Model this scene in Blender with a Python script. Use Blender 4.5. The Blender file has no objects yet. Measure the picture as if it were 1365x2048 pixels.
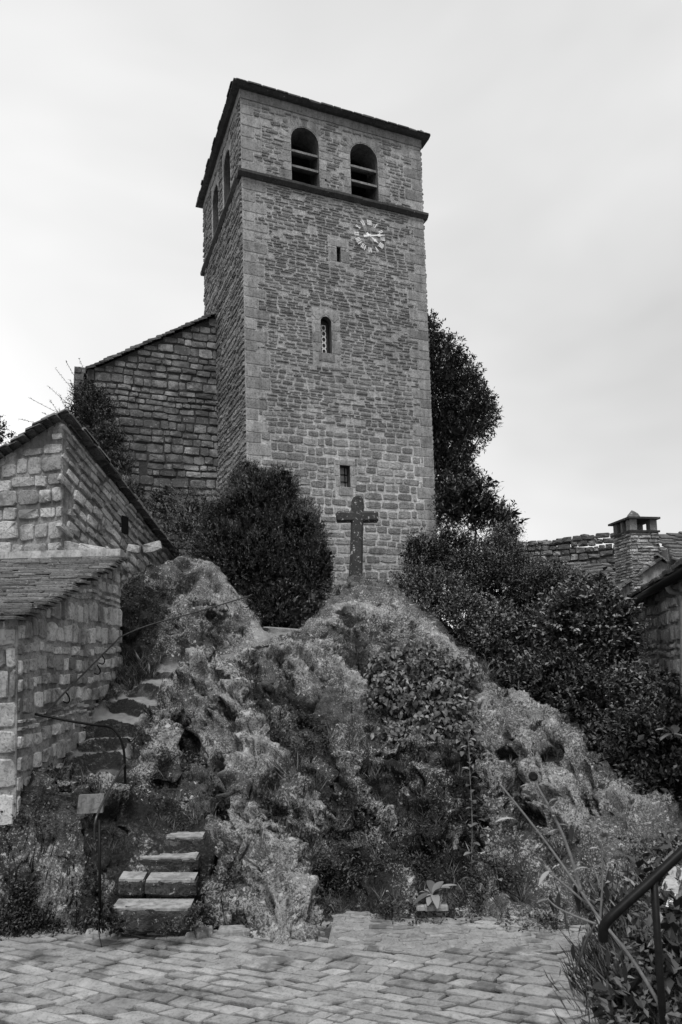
import bpy, math, random
import numpy as np
from mathutils import Vector, Matrix
random.seed(7); RNG = np.random.default_rng(11)
scene = bpy.context.scene
COL = scene.collection

# ------------------------------------------------------------------ camera
EYE = 3.05
F = 1387.7; CX = 682.5; CY = 1195.0
PITCH = 0.08416; ROLL = -0.02978
cam = bpy.data.cameras.new('camera'); cam_o = bpy.data.objects.new('camera', cam); COL.objects.link(cam_o)
cam.sensor_fit = 'VERTICAL'; cam.sensor_height = 36.0; cam.lens = F / 2048 * 36.0
cam.shift_y = (CY - 1024.0) / 2048.0; cam.shift_x = 0
cam.clip_start = 0.05; cam.clip_end = 2000
cam_o.matrix_world = Matrix.Translation((0, 0, EYE)) @ Matrix.Rotation(math.pi / 2 + PITCH, 4, 'X') @ Matrix.Rotation(ROLL, 4, 'Z')
cam.dof.use_dof = True; cam.dof.focus_distance = 13.0; cam.dof.aperture_fstop = 4.5
scene.camera = cam_o

# ------------------------------------------------------------------ sky and sun (overcast, black and white)
SUN_EL, SUN_AZ = 66.0, 182.0      # azimuth clockwise from +Y
w = bpy.data.worlds.new('World'); scene.world = w; w.use_nodes = True
nt = w.node_tree; nt.nodes.clear()
out = nt.nodes.new('ShaderNodeOutputWorld'); bg = nt.nodes.new('ShaderNodeBackground')
sky = nt.nodes.new('ShaderNodeTexSky'); sky.sky_type = 'NISHITA'; sky.sun_disc = False
sky.sun_elevation = math.radians(SUN_EL); sky.sun_rotation = math.radians(SUN_AZ)
bw = nt.nodes.new('ShaderNodeRGBToBW')
tc = nt.nodes.new('ShaderNodeTexCoord')
n1 = nt.nodes.new('ShaderNodeTexNoise'); n1.inputs['Scale'].default_value = 1.6; n1.inputs['Detail'].default_value = 4; n1.inputs['Distortion'].default_value = .4
mp = nt.nodes.new('ShaderNodeMapping'); mp.inputs['Scale'].default_value = (1, 1, 1.8); mp.inputs['Location'].default_value = (0.35, 0.2, 0.1)
dp = nt.nodes.new('ShaderNodeVectorMath'); dp.operation = 'DOT_PRODUCT'; dp.inputs[1].default_value = (-0.80, 0.55, -0.25)
def wmath(op, a, b):
    m = nt.nodes.new('ShaderNodeMath'); m.operation = op
    for i, v in enumerate((a, b)):
        if isinstance(v, (int, float)): m.inputs[i].default_value = v
        else: nt.links.new(v, m.inputs[i])
    return m.outputs[0]
nt.links.new(tc.outputs['Generated'], mp.inputs['Vector']); nt.links.new(mp.outputs[0], n1.inputs['Vector'])
nt.links.new(tc.outputs['Generated'], dp.inputs[0]); nt.links.new(sky.outputs[0], bw.inputs[0])
cl = wmath('MULTIPLY', wmath('SUBTRACT', n1.outputs['Fac'], 0.5), 0.75)
gr = wmath('MULTIPLY', dp.outputs['Value'], 1.9)
veil = wmath('ADD', wmath('ADD', 5.4, wmath('MULTIPLY', cl, 6.5)), gr)
tot = wmath('ADD', veil, wmath('MULTIPLY', wmath('MINIMUM', bw.outputs[0], 6.0), 0.10))
nt.links.new(tot, bg.inputs['Color']); bg.inputs['Strength'].default_value = 0.0625
nt.links.new(bg.outputs[0], out.inputs['Surface'])
sun = bpy.data.lights.new('sun', 'SUN'); sun.energy = 1.5; sun.angle = math.radians(24); sun.color = (1, 1, 1)
sun_o = bpy.data.objects.new('sun', sun); COL.objects.link(sun_o)
a, e = math.radians(SUN_AZ), math.radians(SUN_EL)
sd = Vector((math.sin(a) * math.cos(e), math.cos(a) * math.cos(e), math.sin(e)))
sun_o.rotation_euler = sd.to_track_quat('Z', 'Y').to_euler()
scene.view_settings.view_transform = 'Standard'; scene.view_settings.look = 'None'
scene.view_settings.exposure = 1.10; scene.view_settings.gamma = 1.0; scene.view_settings.use_curve_mapping = False
scene.render.engine = 'CYCLES'; scene.cycles.max_bounces = 5; scene.cycles.diffuse_bounces = 3; scene.cycles.transparent_max_bounces = 4

# ------------------------------------------------------------------ helpers
def P(px, py, d):
    """point at forward distance d seen at photo position (px, py)"""
    u, v = px - CX, py - CY
    cr, sr = math.cos(ROLL), math.sin(ROLL)
    u, v = u * cr + v * sr, -u * sr + v * cr
    x, Y, Z = u / F, -v / F, 1.0
    c, s = math.cos(PITCH), math.sin(PITCH)
    y, z = Z * c - Y * s, Z * s + Y * c
    k = d / y
    return Vector((x * k, d, z * k + EYE))
def PZ(px, py, z):
    a = P(px, py, 1.0) - Vector((0, 0, EYE)); k = (z - EYE) / a.z
    return Vector((a.x * k, a.y * k, z))

_perm = RNG.permutation(256); _perm = np.concatenate([_perm, _perm]).astype(np.int64)
_grad = RNG.normal(size=(256, 3)); _grad /= np.linalg.norm(_grad, axis=1)[:, None]
def perlin(Q):
    Q = np.asarray(Q, float); i = np.floor(Q).astype(np.int64); f = Q - i; i &= 255
    u = f * f * f * (f * (f * 6 - 15) + 10)
    r = np.zeros(len(Q))
    for dx in (0, 1):
        for dy in (0, 1):
            for dz in (0, 1):
                h = _perm[_perm[_perm[i[:, 0] + dx & 255] + i[:, 1] + dy & 255] + i[:, 2] + dz & 255]
                g = _grad[h]
                dt = g[:, 0] * (f[:, 0] - dx) + g[:, 1] * (f[:, 1] - dy) + g[:, 2] * (f[:, 2] - dz)
                wt = (u[:, 0] if dx else 1 - u[:, 0]) * (u[:, 1] if dy else 1 - u[:, 1]) * (u[:, 2] if dz else 1 - u[:, 2])
                r += dt * wt
    return r * 1.6
def fbm(Q, oct=4, gain=0.5):
    r = 0; a = 1; Q = np.asarray(Q, float)
    for k in range(oct):
        r = r + a * perlin(Q * (2.03 ** k) + 17.3 * k); a *= gain
    return r

def mesh_np(name, V, Fc, mat=None, smooth=False, tone=None, attrs=None):
    """V (n,3), Fc (m,k) constant k"""
    V = np.asarray(V, np.float32); Fc = np.asarray(Fc, np.int32)
    me = bpy.data.meshes.new(name); m, k = Fc.shape
    me.vertices.add(len(V)); me.vertices.foreach_set('co', V.ravel())
    me.loops.add(m * k); me.loops.foreach_set('vertex_index', Fc.ravel())
    me.polygons.add(m); me.polygons.foreach_set('loop_start', np.arange(0, m * k, k, dtype=np.int32))
    me.polygons.foreach_set('loop_total', np.full(m, k, np.int32))
    me.polygons.foreach_set('use_smooth', np.full(m, smooth, bool))
    me.update(calc_edges=True)
    at = dict(attrs or {})
    if tone is not None: at['tone'] = tone
    for an, av in at.items():
        A = me.attributes.new(an, 'FLOAT', 'POINT'); A.data.foreach_set('value', np.asarray(av, np.float32))
    if mat: me.materials.append(mat)
    return me
def link(name, me, parent=None, kind=None, label=None, category=None, group=None):
    o = bpy.data.objects.new(name, me); COL.objects.link(o)
    if parent is not None:
        o.parent = parent
        o.matrix_parent_inverse = parent.matrix_basis.inverted()
    for k_, v_ in (('kind', kind), ('label', label), ('category', category), ('group', group)):
        if v_: o[k_] = v_
    return o
def thing(name, label, category, loc=(0, 0, 0), group=None):
    o = bpy.data.objects.new(name, None); COL.objects.link(o); o.location = loc; o.empty_display_size = 0.2
    o.matrix_basis = Matrix.Translation(loc)
    o['label'] = label; o['category'] = category
    if group: o['group'] = group
    return o
class MB:
    def __init__(s): s.v = []; s.f = []
    def add(s, vs, fs):
        n = len(s.v); s.v += [tuple(v) for v in vs]; s.f += [[i + n for i in f] for f in fs]; return s
    def box(s, c, u, v, n):
        c, u, v, n = map(Vector, (c, u, v, n))
        vs = [c + u * a + v * b + n * d for d in (-1, 1) for b in (-1, 1) for a in (-1, 1)]
        return s.add(vs, [(0, 2, 3, 1), (4, 5, 7, 6), (0, 1, 5, 4), (2, 6, 7, 3), (0, 4, 6, 2), (1, 3, 7, 5)])
    def prism(s, poly, off):
        off = Vector(off); n = len(poly); vs = [Vector(p) for p in poly]; vs += [p + off for p in vs]
        return s.add(vs, [tuple(range(n))[::-1], tuple(range(n, 2 * n))] + [(i, (i + 1) % n, n + (i + 1) % n, n + i) for i in range(n)])
    def tube(s, pts, rad, k=8, cap=True):
        pts = [Vector(p) for p in pts]; n = len(pts)
        rr = rad if isinstance(rad, (list, tuple)) else [rad] * n
        base = len(s.v); up = Vector((0, 0, 1)); prev = None
        for i, p in enumerate(pts):
            t = (pts[min(i + 1, n - 1)] - pts[max(i - 1, 0)]).normalized()
            if prev is None:
                a = t.cross(up)
                if a.length < 0.1: a = t.cross(Vector((1, 0, 0)))
            else: a = prev - t * prev.dot(t)
            a.normalize(); prev = a.copy(); b = t.cross(a)
            for j in range(k):
                an = 2 * math.pi * j / k
                s.v.append(tuple(p + (a * math.cos(an) + b * math.sin(an)) * rr[i]))
        for i in range(n - 1):
            for j in range(k):
                s.f.append([base + i * k + j, base + i * k + (j + 1) % k, base + (i + 1) * k + (j + 1) % k, base + (i + 1) * k + j])
        if cap:
            s.f.append([base + j for j in range(k)][::-1]); s.f.append([base + (n - 1) * k + j for j in range(k)])
        return s
    def mesh(s, name, mat, smooth=False):
        me = bpy.data.meshes.new(name); me.from_pydata(s.v, [], s.f); me.update()
        if smooth: me.polygons.foreach_set('use_smooth', [True] * len(me.polygons))
        if mat: me.materials.append(mat)
        return me
    def build(s, name, mat, parent=None, smooth=False, **k): return link(name, s.mesh(name, mat, smooth), parent, **k)
def curve_pts(pts, n=6):
    pts = [Vector(p) for p in pts]; o = []
    for i in range(len(pts) - 1):
        p0, p1, p2, p3 = pts[max(i - 1, 0)], pts[i], pts[i + 1], pts[min(i + 2, len(pts) - 1)]
        for j in range(n):
            t = j / n
            o.append(0.5 * ((2 * p1) + (p2 - p0) * t + (2 * p0 - 5 * p1 + 4 * p2 - p3) * t * t + (3 * p1 - p0 - 3 * p2 + p3) * t ** 3))
    o.append(pts[-1]); return o

# ------------------------------------------------------------------ materials (all neutral grey: the photograph is black and white)
class NT:
    def __init__(s, name, rough=0.9):
        s.m = bpy.data.materials.new(name); s.m.use_nodes = True; s.t = s.m.node_tree
        s.b = s.t.nodes['Principled BSDF']; s.b.inputs['Roughness'].default_value = rough
        s.b.inputs['Specular IOR Level'].default_value = 0.25
        s.geo = s.t.nodes.new('ShaderNodeNewGeometry'); s.pos = s.geo.outputs['Position']
    def put(s, sock, v):
        if isinstance(v, (int, float)): sock.default_value = v
        else: s.t.links.new(v, sock)
    def math(s, op, a, b=0.0, clamp=False):
        n = s.t.nodes.new('ShaderNodeMath'); n.operation = op; n.use_clamp = clamp; s.put(n.inputs[0], a); s.put(n.inputs[1], b); return n.outputs[0]
    def noise(s, scale, detail=4, rough=0.55, vec=None, dist=0.0):
        n = s.t.nodes.new('ShaderNodeTexNoise'); n.inputs['Scale'].default_value = scale; n.inputs['Detail'].default_value = detail
        n.inputs['Roughness'].default_value = rough; n.inputs['Distortion'].default_value = dist
        s.t.links.new(vec or s.pos, n.inputs['Vector']); return n.outputs['Fac']
    def voro(s, scale, feature='F1', vec=None):
        n = s.t.nodes.new('ShaderNodeTexVoronoi'); n.feature = feature; n.inputs['Scale'].default_value = scale
        s.t.links.new(vec or s.pos, n.inputs['Vector']); return n.outputs['Distance']
    def map(s, sc):
        n = s.t.nodes.new('ShaderNodeMapping'); n.inputs['Scale'].default_value = sc; s.t.links.new(s.pos, n.inputs['Vector']); return n.outputs[0]
    def ramp(s, f, lo, hi, a=0.0, b=1.0):
        n = s.t.nodes.new('ShaderNodeMapRange'); n.clamp = True; s.put(n.inputs['Value'], f)
        n.inputs['From Min'].default_value = lo; n.inputs['From Max'].default_value = hi
        s.put(n.inputs['To Min'], a); s.put(n.inputs['To Max'], b); return n.outputs[0]
    def mix(s, f, a, b):   # scalar mix
        n = s.t.nodes.new('ShaderNodeMix'); n.data_type = 'FLOAT'; s.put(n.inputs[0], f); s.put(n.inputs[2], a); s.put(n.inputs[3], b); return n.outputs[0]
    def attr(s, name):
        n = s.t.nodes.new('ShaderNodeAttribute'); n.attribute_name = name; return n.outputs['Fac']
    def rand(s):
        n = s.t.nodes.new('ShaderNodeObjectInfo'); return n.outputs['Random']
    def color(s, v):
        n = s.t.nodes.new('ShaderNodeCombineColor')
        v = s.math('MAXIMUM', v, 0.004)
        for i in range(3): s.put(n.inputs[i], v)
        s.t.links.new(n.outputs[0], s.b.inputs['Base Color'])
    def bump(s, h, strength=0.6, dist=0.02):
        n = s.t.nodes.new('ShaderNodeBump'); n.inputs['Strength'].default_value = strength; n.inputs['Distance'].default_value = dist
        s.put(n.inputs['Height'], h); s.t.links.new(n.outputs[0], s.b.inputs['Normal'])

def stone_mat(name, base, var=0.35, pit=0.5, lichen=0.0, dark=0.0, fine=26.0, bump=0.7, bdist=0.02, light=0.5, stretch=None, dirt=0.0):
    s = NT(name)
    vec = s.map(stretch) if stretch else None
    t = s.math('ADD', s.math('MULTIPLY', s.attr('tone'), 0.7), s.math('MULTIPLY', s.rand(), 0.3))
    v = s.math('MULTIPLY', base, s.ramp(t, 0, 1, 1 - var, 1 + var))
    big = s.noise(0.55, 3)
    v = s.math('MULTIPLY', v, s.ramp(big, 0.3, 0.7, 0.82, 1.16))
    med = s.noise(6.0, 5, 0.6, vec); v = s.math('MULTIPLY', v, s.ramp(med, 0.3, 0.7, 0.8, 1.2))
    fn = s.noise(fine, 4, 0.65, vec, 0.6)
    pits = s.ramp(fn, 0.36, 0.50); v = s.math('MULTIPLY', v, s.mix(pits, 1 - pit, 1.0))
    if dark:
        dk = s.ramp(s.noise(1.7, 6, 0.65), 0.60 - dark * 0.25, 0.72 - dark * 0.25)
        v = s.mix(s.math('MULTIPLY', dk, 0.8), v, base * 0.28)
    if lichen:
        l = s.ramp(s.noise(13.0, 5, 0.7, None, 0.5), 0.66 - lichen * 0.14, 0.70 - lichen * 0.14)
        v = s.mix(s.math('MULTIPLY', l, 0.85), v, light)
    if dirt:
        st = s.noise(2.6, 5, 0.7, s.map((3.0, 3.0, 0.35)))
        v = s.math('MULTIPLY', v, s.ramp(st, 0.42, 0.62, 1.0, 1 - dirt))
    s.color(v)
    s.bump(s.math('ADD', s.math('MULTIPLY', fn, 0.6), med), bump, bdist)
    return s.m
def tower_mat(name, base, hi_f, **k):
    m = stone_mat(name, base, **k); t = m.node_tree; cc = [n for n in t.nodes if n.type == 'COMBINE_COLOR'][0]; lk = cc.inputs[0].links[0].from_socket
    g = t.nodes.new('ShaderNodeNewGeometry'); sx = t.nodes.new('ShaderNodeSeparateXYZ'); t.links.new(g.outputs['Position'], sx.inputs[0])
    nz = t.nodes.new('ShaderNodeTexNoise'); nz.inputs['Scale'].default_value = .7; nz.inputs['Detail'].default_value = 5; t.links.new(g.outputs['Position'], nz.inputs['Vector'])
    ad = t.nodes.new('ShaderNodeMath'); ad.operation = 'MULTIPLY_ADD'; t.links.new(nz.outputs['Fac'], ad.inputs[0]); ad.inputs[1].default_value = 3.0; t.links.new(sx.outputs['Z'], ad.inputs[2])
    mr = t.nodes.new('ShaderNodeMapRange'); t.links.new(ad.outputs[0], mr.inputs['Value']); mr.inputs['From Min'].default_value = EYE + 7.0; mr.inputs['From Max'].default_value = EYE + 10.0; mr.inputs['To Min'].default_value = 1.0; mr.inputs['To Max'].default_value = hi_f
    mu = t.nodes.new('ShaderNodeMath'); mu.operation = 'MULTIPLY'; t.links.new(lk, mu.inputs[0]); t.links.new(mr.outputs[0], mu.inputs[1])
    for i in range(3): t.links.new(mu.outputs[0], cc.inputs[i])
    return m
def leaf_mat(name, lo, hi, rough=0.55, sheen=0.35):
    s = NT(name, rough); s.b.inputs['Specular IOR Level'].default_value = sheen
    v = s.ramp(s.math('POWER', s.attr('tone'), 1.6), 0, 1, lo, hi * 1.35)
    v = s.math('MULTIPLY', v, s.ramp(s.noise(1.3, 3), 0.3, 0.7, 0.75, 1.25))
    s.color(v); return s.m
def plain_mat(name, v0, rough=0.6, n=0.3, scale=20, metal=0.0, bump=0.2):
    s = NT(name, rough); f = s.noise(scale, 5, 0.6)
    s.color(s.math('MULTIPLY', v0, s.ramp(f, 0.3, 0.7, 1 - n, 1 + n))); s.b.inputs['Metallic'].default_value = metal; s.b.inputs['Specular IOR Level'].default_value = .5 if metal else .12
    s.bump(f, bump, 0.004); return s.m

M = {}
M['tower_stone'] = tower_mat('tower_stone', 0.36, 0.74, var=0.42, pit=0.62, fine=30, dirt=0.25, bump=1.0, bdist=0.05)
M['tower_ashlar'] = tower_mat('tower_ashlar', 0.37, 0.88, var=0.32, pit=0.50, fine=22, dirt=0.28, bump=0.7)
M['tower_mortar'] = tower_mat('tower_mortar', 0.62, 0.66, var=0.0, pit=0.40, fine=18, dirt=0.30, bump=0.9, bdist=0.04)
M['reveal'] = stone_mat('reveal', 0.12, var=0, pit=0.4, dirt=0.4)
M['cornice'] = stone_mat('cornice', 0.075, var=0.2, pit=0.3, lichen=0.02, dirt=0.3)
M['cornice_top'] = stone_mat('cornice_top', 0.17, var=0.3, pit=0.4, lichen=0.35)
M['nave_stone'] = stone_mat('nave_stone', 0.23, var=0.55, pit=0.5, lichen=0.25, dark=0.70, light=0.42)
M['nave_mortar'] = stone_mat('nave_mortar', 0.05, var=0.0, pit=0.5, lichen=0.1, light=0.2)
M['house_stone'] = stone_mat('house_stone', 0.42, var=0.6, pit=0.5, lichen=0.25, dark=0.45, light=0.45)
M['house_mortar'] = stone_mat('house_mortar', 0.33, var=0.0, pit=0.5, dark=0.7, dirt=0.3)
M['shed_stone'] = stone_mat('shed_stone', 0.44, var=0.65, pit=0.5, lichen=0.15, dark=0.30, light=0.45)
M['shed_mortar'] = stone_mat('shed_mortar', 0.34, var=0.0, pit=0.5, dark=0.55)
M['slab'] = stone_mat('slab', 0.13, var=0.65, pit=0.7, lichen=0.28, light=0.36, stretch=(1, 1, 3))
M['plaque'] = stone_mat('plaque', 0.15, var=0, pit=0.4, dark=0.3, dirt=0.4, fine=20)
M['render'] = stone_mat('render', 0.35, var=0, pit=0.3, dirt=0.4, fine=12)
M['sett'] = stone_mat('sett', 0.24, var=0.3, pit=0.30, fine=35, bump=0.7, bdist=0.015, dark=0.32)
M['joint'] = stone_mat('joint', 0.065, var=0, pit=0.6, fine=40, bump=1.0)
M['apron'] = stone_mat('apron', 0.24, var=0, pit=0.35, fine=30, bump=1.0, bdist=0.03, lichen=0.05)
M['soil'] = stone_mat('soil', 0.05, var=0, pit=0.5, fine=14, bump=1.0, bdist=0.05)
M['far_ground'] = stone_mat('far_ground', 0.16, var=0, pit=0.4, fine=3)
M['cross'] = stone_mat('cross', 0.060, var=0.1, pit=0.3, lichen=0.50, light=0.55, fine=30)
M['iron'] = plain_mat('iron', 0.007, 0.45, 0.4, 30, 0.0)
M['rail_iron'] = plain_mat('rail_iron', 0.06, 0.38, 0.4, 30, 0.6)
M['white'] = plain_mat('white', 0.88, 0.5, 0.03)
M['black'] = plain_mat('black', 0.012, 0.9, 0.3)
M['glass'] = plain_mat('glass', 0.05, 0.15, 0.2)
M['pale_glass'] = plain_mat('pale_glass', 0.45, 0.3, 0.25, 8)
M['wood'] = plain_mat('wood', 0.14, 0.8, 0.4, 12)
M['pipe'] = plain_mat('pipe', 0.30, 0.4, 0.3, 9, 0.3)
M['bark'] = plain_mat('bark', 0.09, 0.9, 0.5, 14, 0, 1.0)
M['yew'] = leaf_mat('yew', 0.006, 0.17, 0.6)
M['tree_leaf'] = leaf_mat('tree_leaf', 0.008, 0.12)
M['shrub_leaf'] = leaf_mat('shrub_leaf', 0.022, 0.22)
M['climber_leaf'] = leaf_mat('climber_leaf', 0.03, 0.15, 0.45, 0.5)
M['moss_leaf'] = leaf_mat('moss_leaf', 0.008, 0.06)
M['grass'] = leaf_mat('grass', 0.04, 0.17)
M['pale_leaf'] = leaf_mat('pale_leaf', 0.10, 0.24)
M['dry_leaf'] = leaf_mat('dry_leaf', 0.010, 0.03)
M['stem'] = plain_mat('stem', 0.15, 0.7, 0.3, 40)
M['dark_head'] = plain_mat('dark_head', 0.012, 0.9, 0.5, 60, 0, 1)

# ------------------------------------------------------------------ stones
def stone_variant(k, style, r):
    """unit stone: x,z in [-.5,.5], y from +1 (inside) to -1 (front); returns V, tris"""
    n = 10 if style == 'rough' else 8
    pw = {'rough': 0.33, 'cut': 0.16, 'sett': .22}[style]; shr = r.uniform(.25, .55) if style == 'sett' else 0
    V = []
    ang = [2 * math.pi * (i + 0.5) / n for i in range(n)]
    out_ = []
    for a in ang:
        cx, cz = math.cos(a), math.sin(a)
        x = math.copysign(abs(cx) ** pw, cx) * 0.5; z = math.copysign(abs(cz) ** pw, cz) * 0.5
        j = {'rough': .055, 'cut': .018, 'sett': .05}[style]; x += z * shr
        out_.append((x * (1 + r.uniform(-j, j) * 2), z * (1 + r.uniform(-j, j) * 2)))
    for ys, sc, jy in ((1.0, 1.0, 0), (-0.35, 0.99, 0.2), (-0.85, {'rough': .90, 'cut': .95, 'sett': .93}[style], 0.22)):
        for x, z in out_: V.append((x * sc, ys + r.uniform(-jy, jy), z * sc))
    V.append((r.uniform(-.1, .1), -1 + r.uniform(-.25, .15), r.uniform(-.1, .1)))
    T = []
    for ring in (0, 1):
        for i in range(n):
            a_, b_ = ring * n + i, ring * n + (i + 1) % n; c_, d_ = a_ + n, b_ + n
            T += [(a_, b_, d_), (a_, d_, c_)]
    for i in range(n): T.append((2 * n + i, 2 * n + (i + 1) % n, 3 * n))
    return np.array(V), np.array(T)[:, ::-1]
VAR = {}
for st in ('rough', 'cut', 'sett'):
    r_ = random.Random(5); VAR[st] = [stone_variant(i, st, r_) for i in range(20)]
_vmesh = {}
def variant_mesh(style, i, mat, name):
    key = (style, i, mat, name)
    if key not in _vmesh:
        V, T = VAR[style][i]; _vmesh[key] = mesh_np(name, V, T, M[mat], False, np.full(len(V), ((i * 7) % 20) / 19))
    return _vmesh[key]
CAM = Vector((0, 0, EYE))
def in_view(p, pad=0.03):
    d = p - CAM
    c, s = math.cos(PITCH), math.sin(PITCH); Z = d.y * c + d.z * s; Y = -d.y * s + d.z * c
    if Z < 0.1: return False
    u, v = F * d.x / Z, -F * Y / Z; cr, sr = math.cos(ROLL), math.sin(ROLL)
    x, y = CX + u * cr - v * sr, CY + u * sr + v * cr
    return -20 < x < 1385 and -20 < y < 2068
def put_stones(parent, stones, mat, style='rough', name='stone', limit=300, stuff_name=None):
    """stones: (centre, u, v, n_out, w, h, depth).  biggest seen become parts, the rest one joined part"""
    sc = []
    for s in stones:
        c, n = s[0], s[3]; d = CAM - c; D = d.length
        f = max(0.0, n.dot(d) / D) if in_view(c) else 0.0
        sc.append(math.sqrt(s[4] * s[5] * max(f, 0.001)) / D * F)
    order = sorted(range(len(stones)), key=lambda i: -sc[i])
    ind = [i for i in order[:limit] if sc[i] > 7]; ind_set = set(ind)
    r = random.Random(len(stones))
    for i in ind:
        c, u, v, n, w_, h_, dp_ = stones[i][:7]
        me = variant_mesh(style, r.randrange(20), mat, name)
        o = link(name, me, parent)
        o.matrix_basis = Matrix(((u.x * w_, -n.x * dp_, v.x * h_, c.x), (u.y * w_, -n.y * dp_, v.y * h_, c.y), (u.z * w_, -n.z * dp_, v.z * h_, c.z), (0, 0, 0, 1)))
    rest = [i for i in range(len(stones)) if i not in ind_set]
    if rest:
        VV = []; TT = []; TN = []; base = 0
        for i in rest:
            c, u, v, n, w_, h_, dp_ = stones[i][:7]
            V, T = VAR[style][r.randrange(20)]
            A = np.array([[u.x * w_, u.y * w_, u.z * w_], [-n.x * dp_, -n.y * dp_, -n.z * dp_], [v.x * h_, v.y * h_, v.z * h_]])
            VV.append(V @ A + np.array(c)); TT.append(T + base); base += len(V); TN.append(np.full(len(V), r.random()))
        link(stuff_name or (name + '_mass'), mesh_np(name + '_mass', np.concatenate(VV), np.concatenate(TT), M[mat], False, np.concatenate(TN)), parent, kind='stuff')
    return len(ind), len(rest)
def layout(W, z0, z1, hf, wf, gap=0.015, wav=0.01, blocks=(), ends=None, r=None, top=None, jit=0.12, phase=0):
    """rows of stones in (u,z): returns (uc, zc, w, h).  ends(z)->(left,right) inset; top(u)->max z; blocks: rects (u0,u1,z0,z1)"""
    r = r or random.Random(3); res = []; z = z0
    while z < z1:
        h = hf(z) * r.uniform(0.8, 1.2); e0, e1 = ends(z + h / 2) if ends else (0, 0)
        u = e0 + 0.0; first = True
        while u < W - e1 - 0.03:
            ww = wf(z) * r.uniform(0.55, 1.5)
            if first: ww *= r.uniform(0.5, 1); first = False
            if u + ww > W - e1 - 0.06: ww = W - e1 - u
            segs = [(u, u + ww)]
            for b in blocks:
                if z + h * 0.75 > b[2] and z + h * 0.25 < b[3]:
                    ns = []
                    for s0, s1 in segs:
                        if s1 <= b[0] or s0 >= b[1]: ns.append((s0, s1))
                        else:
                            if b[0] - s0 > 0.05: ns.append((s0, b[0]))
                            if s1 - b[1] > 0.05: ns.append((b[1], s1))
                    segs = ns
            for s0, s1 in segs:
                uc = (s0 + s1) / 2; wz = wav * math.sin(uc * 1.9 + z * 2.1 + phase) + wav * 0.6 * math.sin(uc * 5.3 + z * 1.3)
                hh = h * r.uniform(1 - jit, 1.0) - gap; w_ = s1 - s0 - gap
                if w_ < 0.03: continue
                zc = z + h / 2 + wz + r.uniform(-1, 1) * 0.1 * jit * h
                if top and zc + hh / 2 > top(uc): 
                    hh2 = top(uc) - (zc - hh / 2)
                    if hh2 < 0.05: continue
                    zc = zc - hh / 2 + hh2 / 2; hh = hh2
                res.append((uc, zc, w_, hh))
            u += ww
        z += h
    return res
def quoins(z0, z1, hf, wa, wb, r, blocks=()):
    res = []; z = z0; k = 0
    while z < z1:
        h = min(hf(z) * r.uniform(0.85, 1.2), z1 - z)
        if h < 0.08: break
        res.append((z, z + h, (wa if k % 2 else wb) * r.uniform(0.85, 1.15))); z += h; k += 1
    return res
def qwidth(q, z):
    return max([w_ for a_, b_, w_ in q if a_ - 0.05 < z < b_ + 0.05] or [0])

# ------------------------------------------------------------------ ROCK OUTCROP (terrain)
CP = []
def cp(*pts):
    for px, py, d in pts:
        p = P(px, py, d); CP.append((p.x, p.y, p.z))
def cw(*pts): CP.extend(pts)
# left boulder under the shed wall
cp((0,1660,8.5),(0,1760,8.05),(60,1640,8.5),(120,1632,8.45),(180,1648,8.4),(110,1612,8.9),(60,1600,8.9),(70,1538,9.4),(150,1574,9.2),(205,1574,9.2),(240,1592,9.1),
   (120,1740,8.12),(180,1780,8.02),(60,1790,7.98),(215,1700,8.4),(245,1640,8.8),(265,1720,8.6),(0,1845,7.82),(100,1845,7.82),(200,1842,7.85))
# lower stair run and upper worn path
cp((300,1842,7.8),(300,1800,8.12),(310,1750,8.45),(330,1705,8.8),(365,1670,9.1),(350,1655,9.4),(310,1612,9.8),(250,1568,10.15),(200,1528,10.4),(180,1520,10.5),(215,1475,11.0),(230,1440,11.5),(280,1395,12.1),(315,1363,12.7),
   (345,1338,13.2),(430,1318,13.4),(500,1298,14.3),(560,1274,15.3),(570,1265,15.7),(100,1500,10.3),(130,1470,10.8),(170,1430,11.5),(220,1385,12.4))
# left knoll ridge A
cp((380,1326,11.7),(425,1318,11.9),(455,1350,11.5),(475,1400,11.1),(505,1460,10.7),(545,1512,10.4),(600,1572,10.0),(650,1625,9.6),(700,1652,9.5),
   (400,1400,11.3),(365,1470,10.95),(400,1500,10.7),(330,1540,10.2),(420,1560,10.25),(350,1600,9.75),(450,1620,9.6),(500,1580,10.0),(345,1400,11.7),(320,1460,11.1),(300,1500,10.7))
# lower spur B
cp((475,1638,9.5),(560,1692,9.1),(440,1700,8.9),(500,1740,8.6),(600,1790,8.2),(630,1850,7.75),(600,1882,7.45),(540,1872,7.55),(450,1800,8.15),(412,1700,8.9),(420,1780,8.2),(430,1845,7.85),(500,1800,8.1))
cp((620,1690,9.4),(650,1745,9.0),(665,1795,8.6),(675,1822,8.3))
# middle dome D
cp((540,1288,13.6),(480,1302,13.4),(600,1292,13.5),(660,1302,13.3),(705,1352,13.0),(745,1412,12.6),(560,1380,12.6),(620,1400,12.4),(560,1450,11.8),(640,1480,11.6),(700,1440,12.2),(720,1500,11.6),(515,1400,12.0),(600,1530,11.0),(680,1560,10.8))
cp((700,1590,10.4),(760,1640,9.9),(720,1680,9.6),(800,1700,9.3),(740,1760,8.8),(770,1720,9.1),(780,1826,8.2),(850,1780,8.6),(850,1830,8.2))
cp((750,1512,11.3),(830,1498,11.3),(900,1512,11.0),(950,1560,10.6),(850,1560,10.7),(900,1620,10.1),(850,1650,9.8),(930,1700,9.5),(930,1780,8.8),(880,1720,9.3))
cp((830,1470,12.3),(830,1400,12.9),(830,1330,13.6),(765,1350,13.5),(900,1400,12.7))
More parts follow.
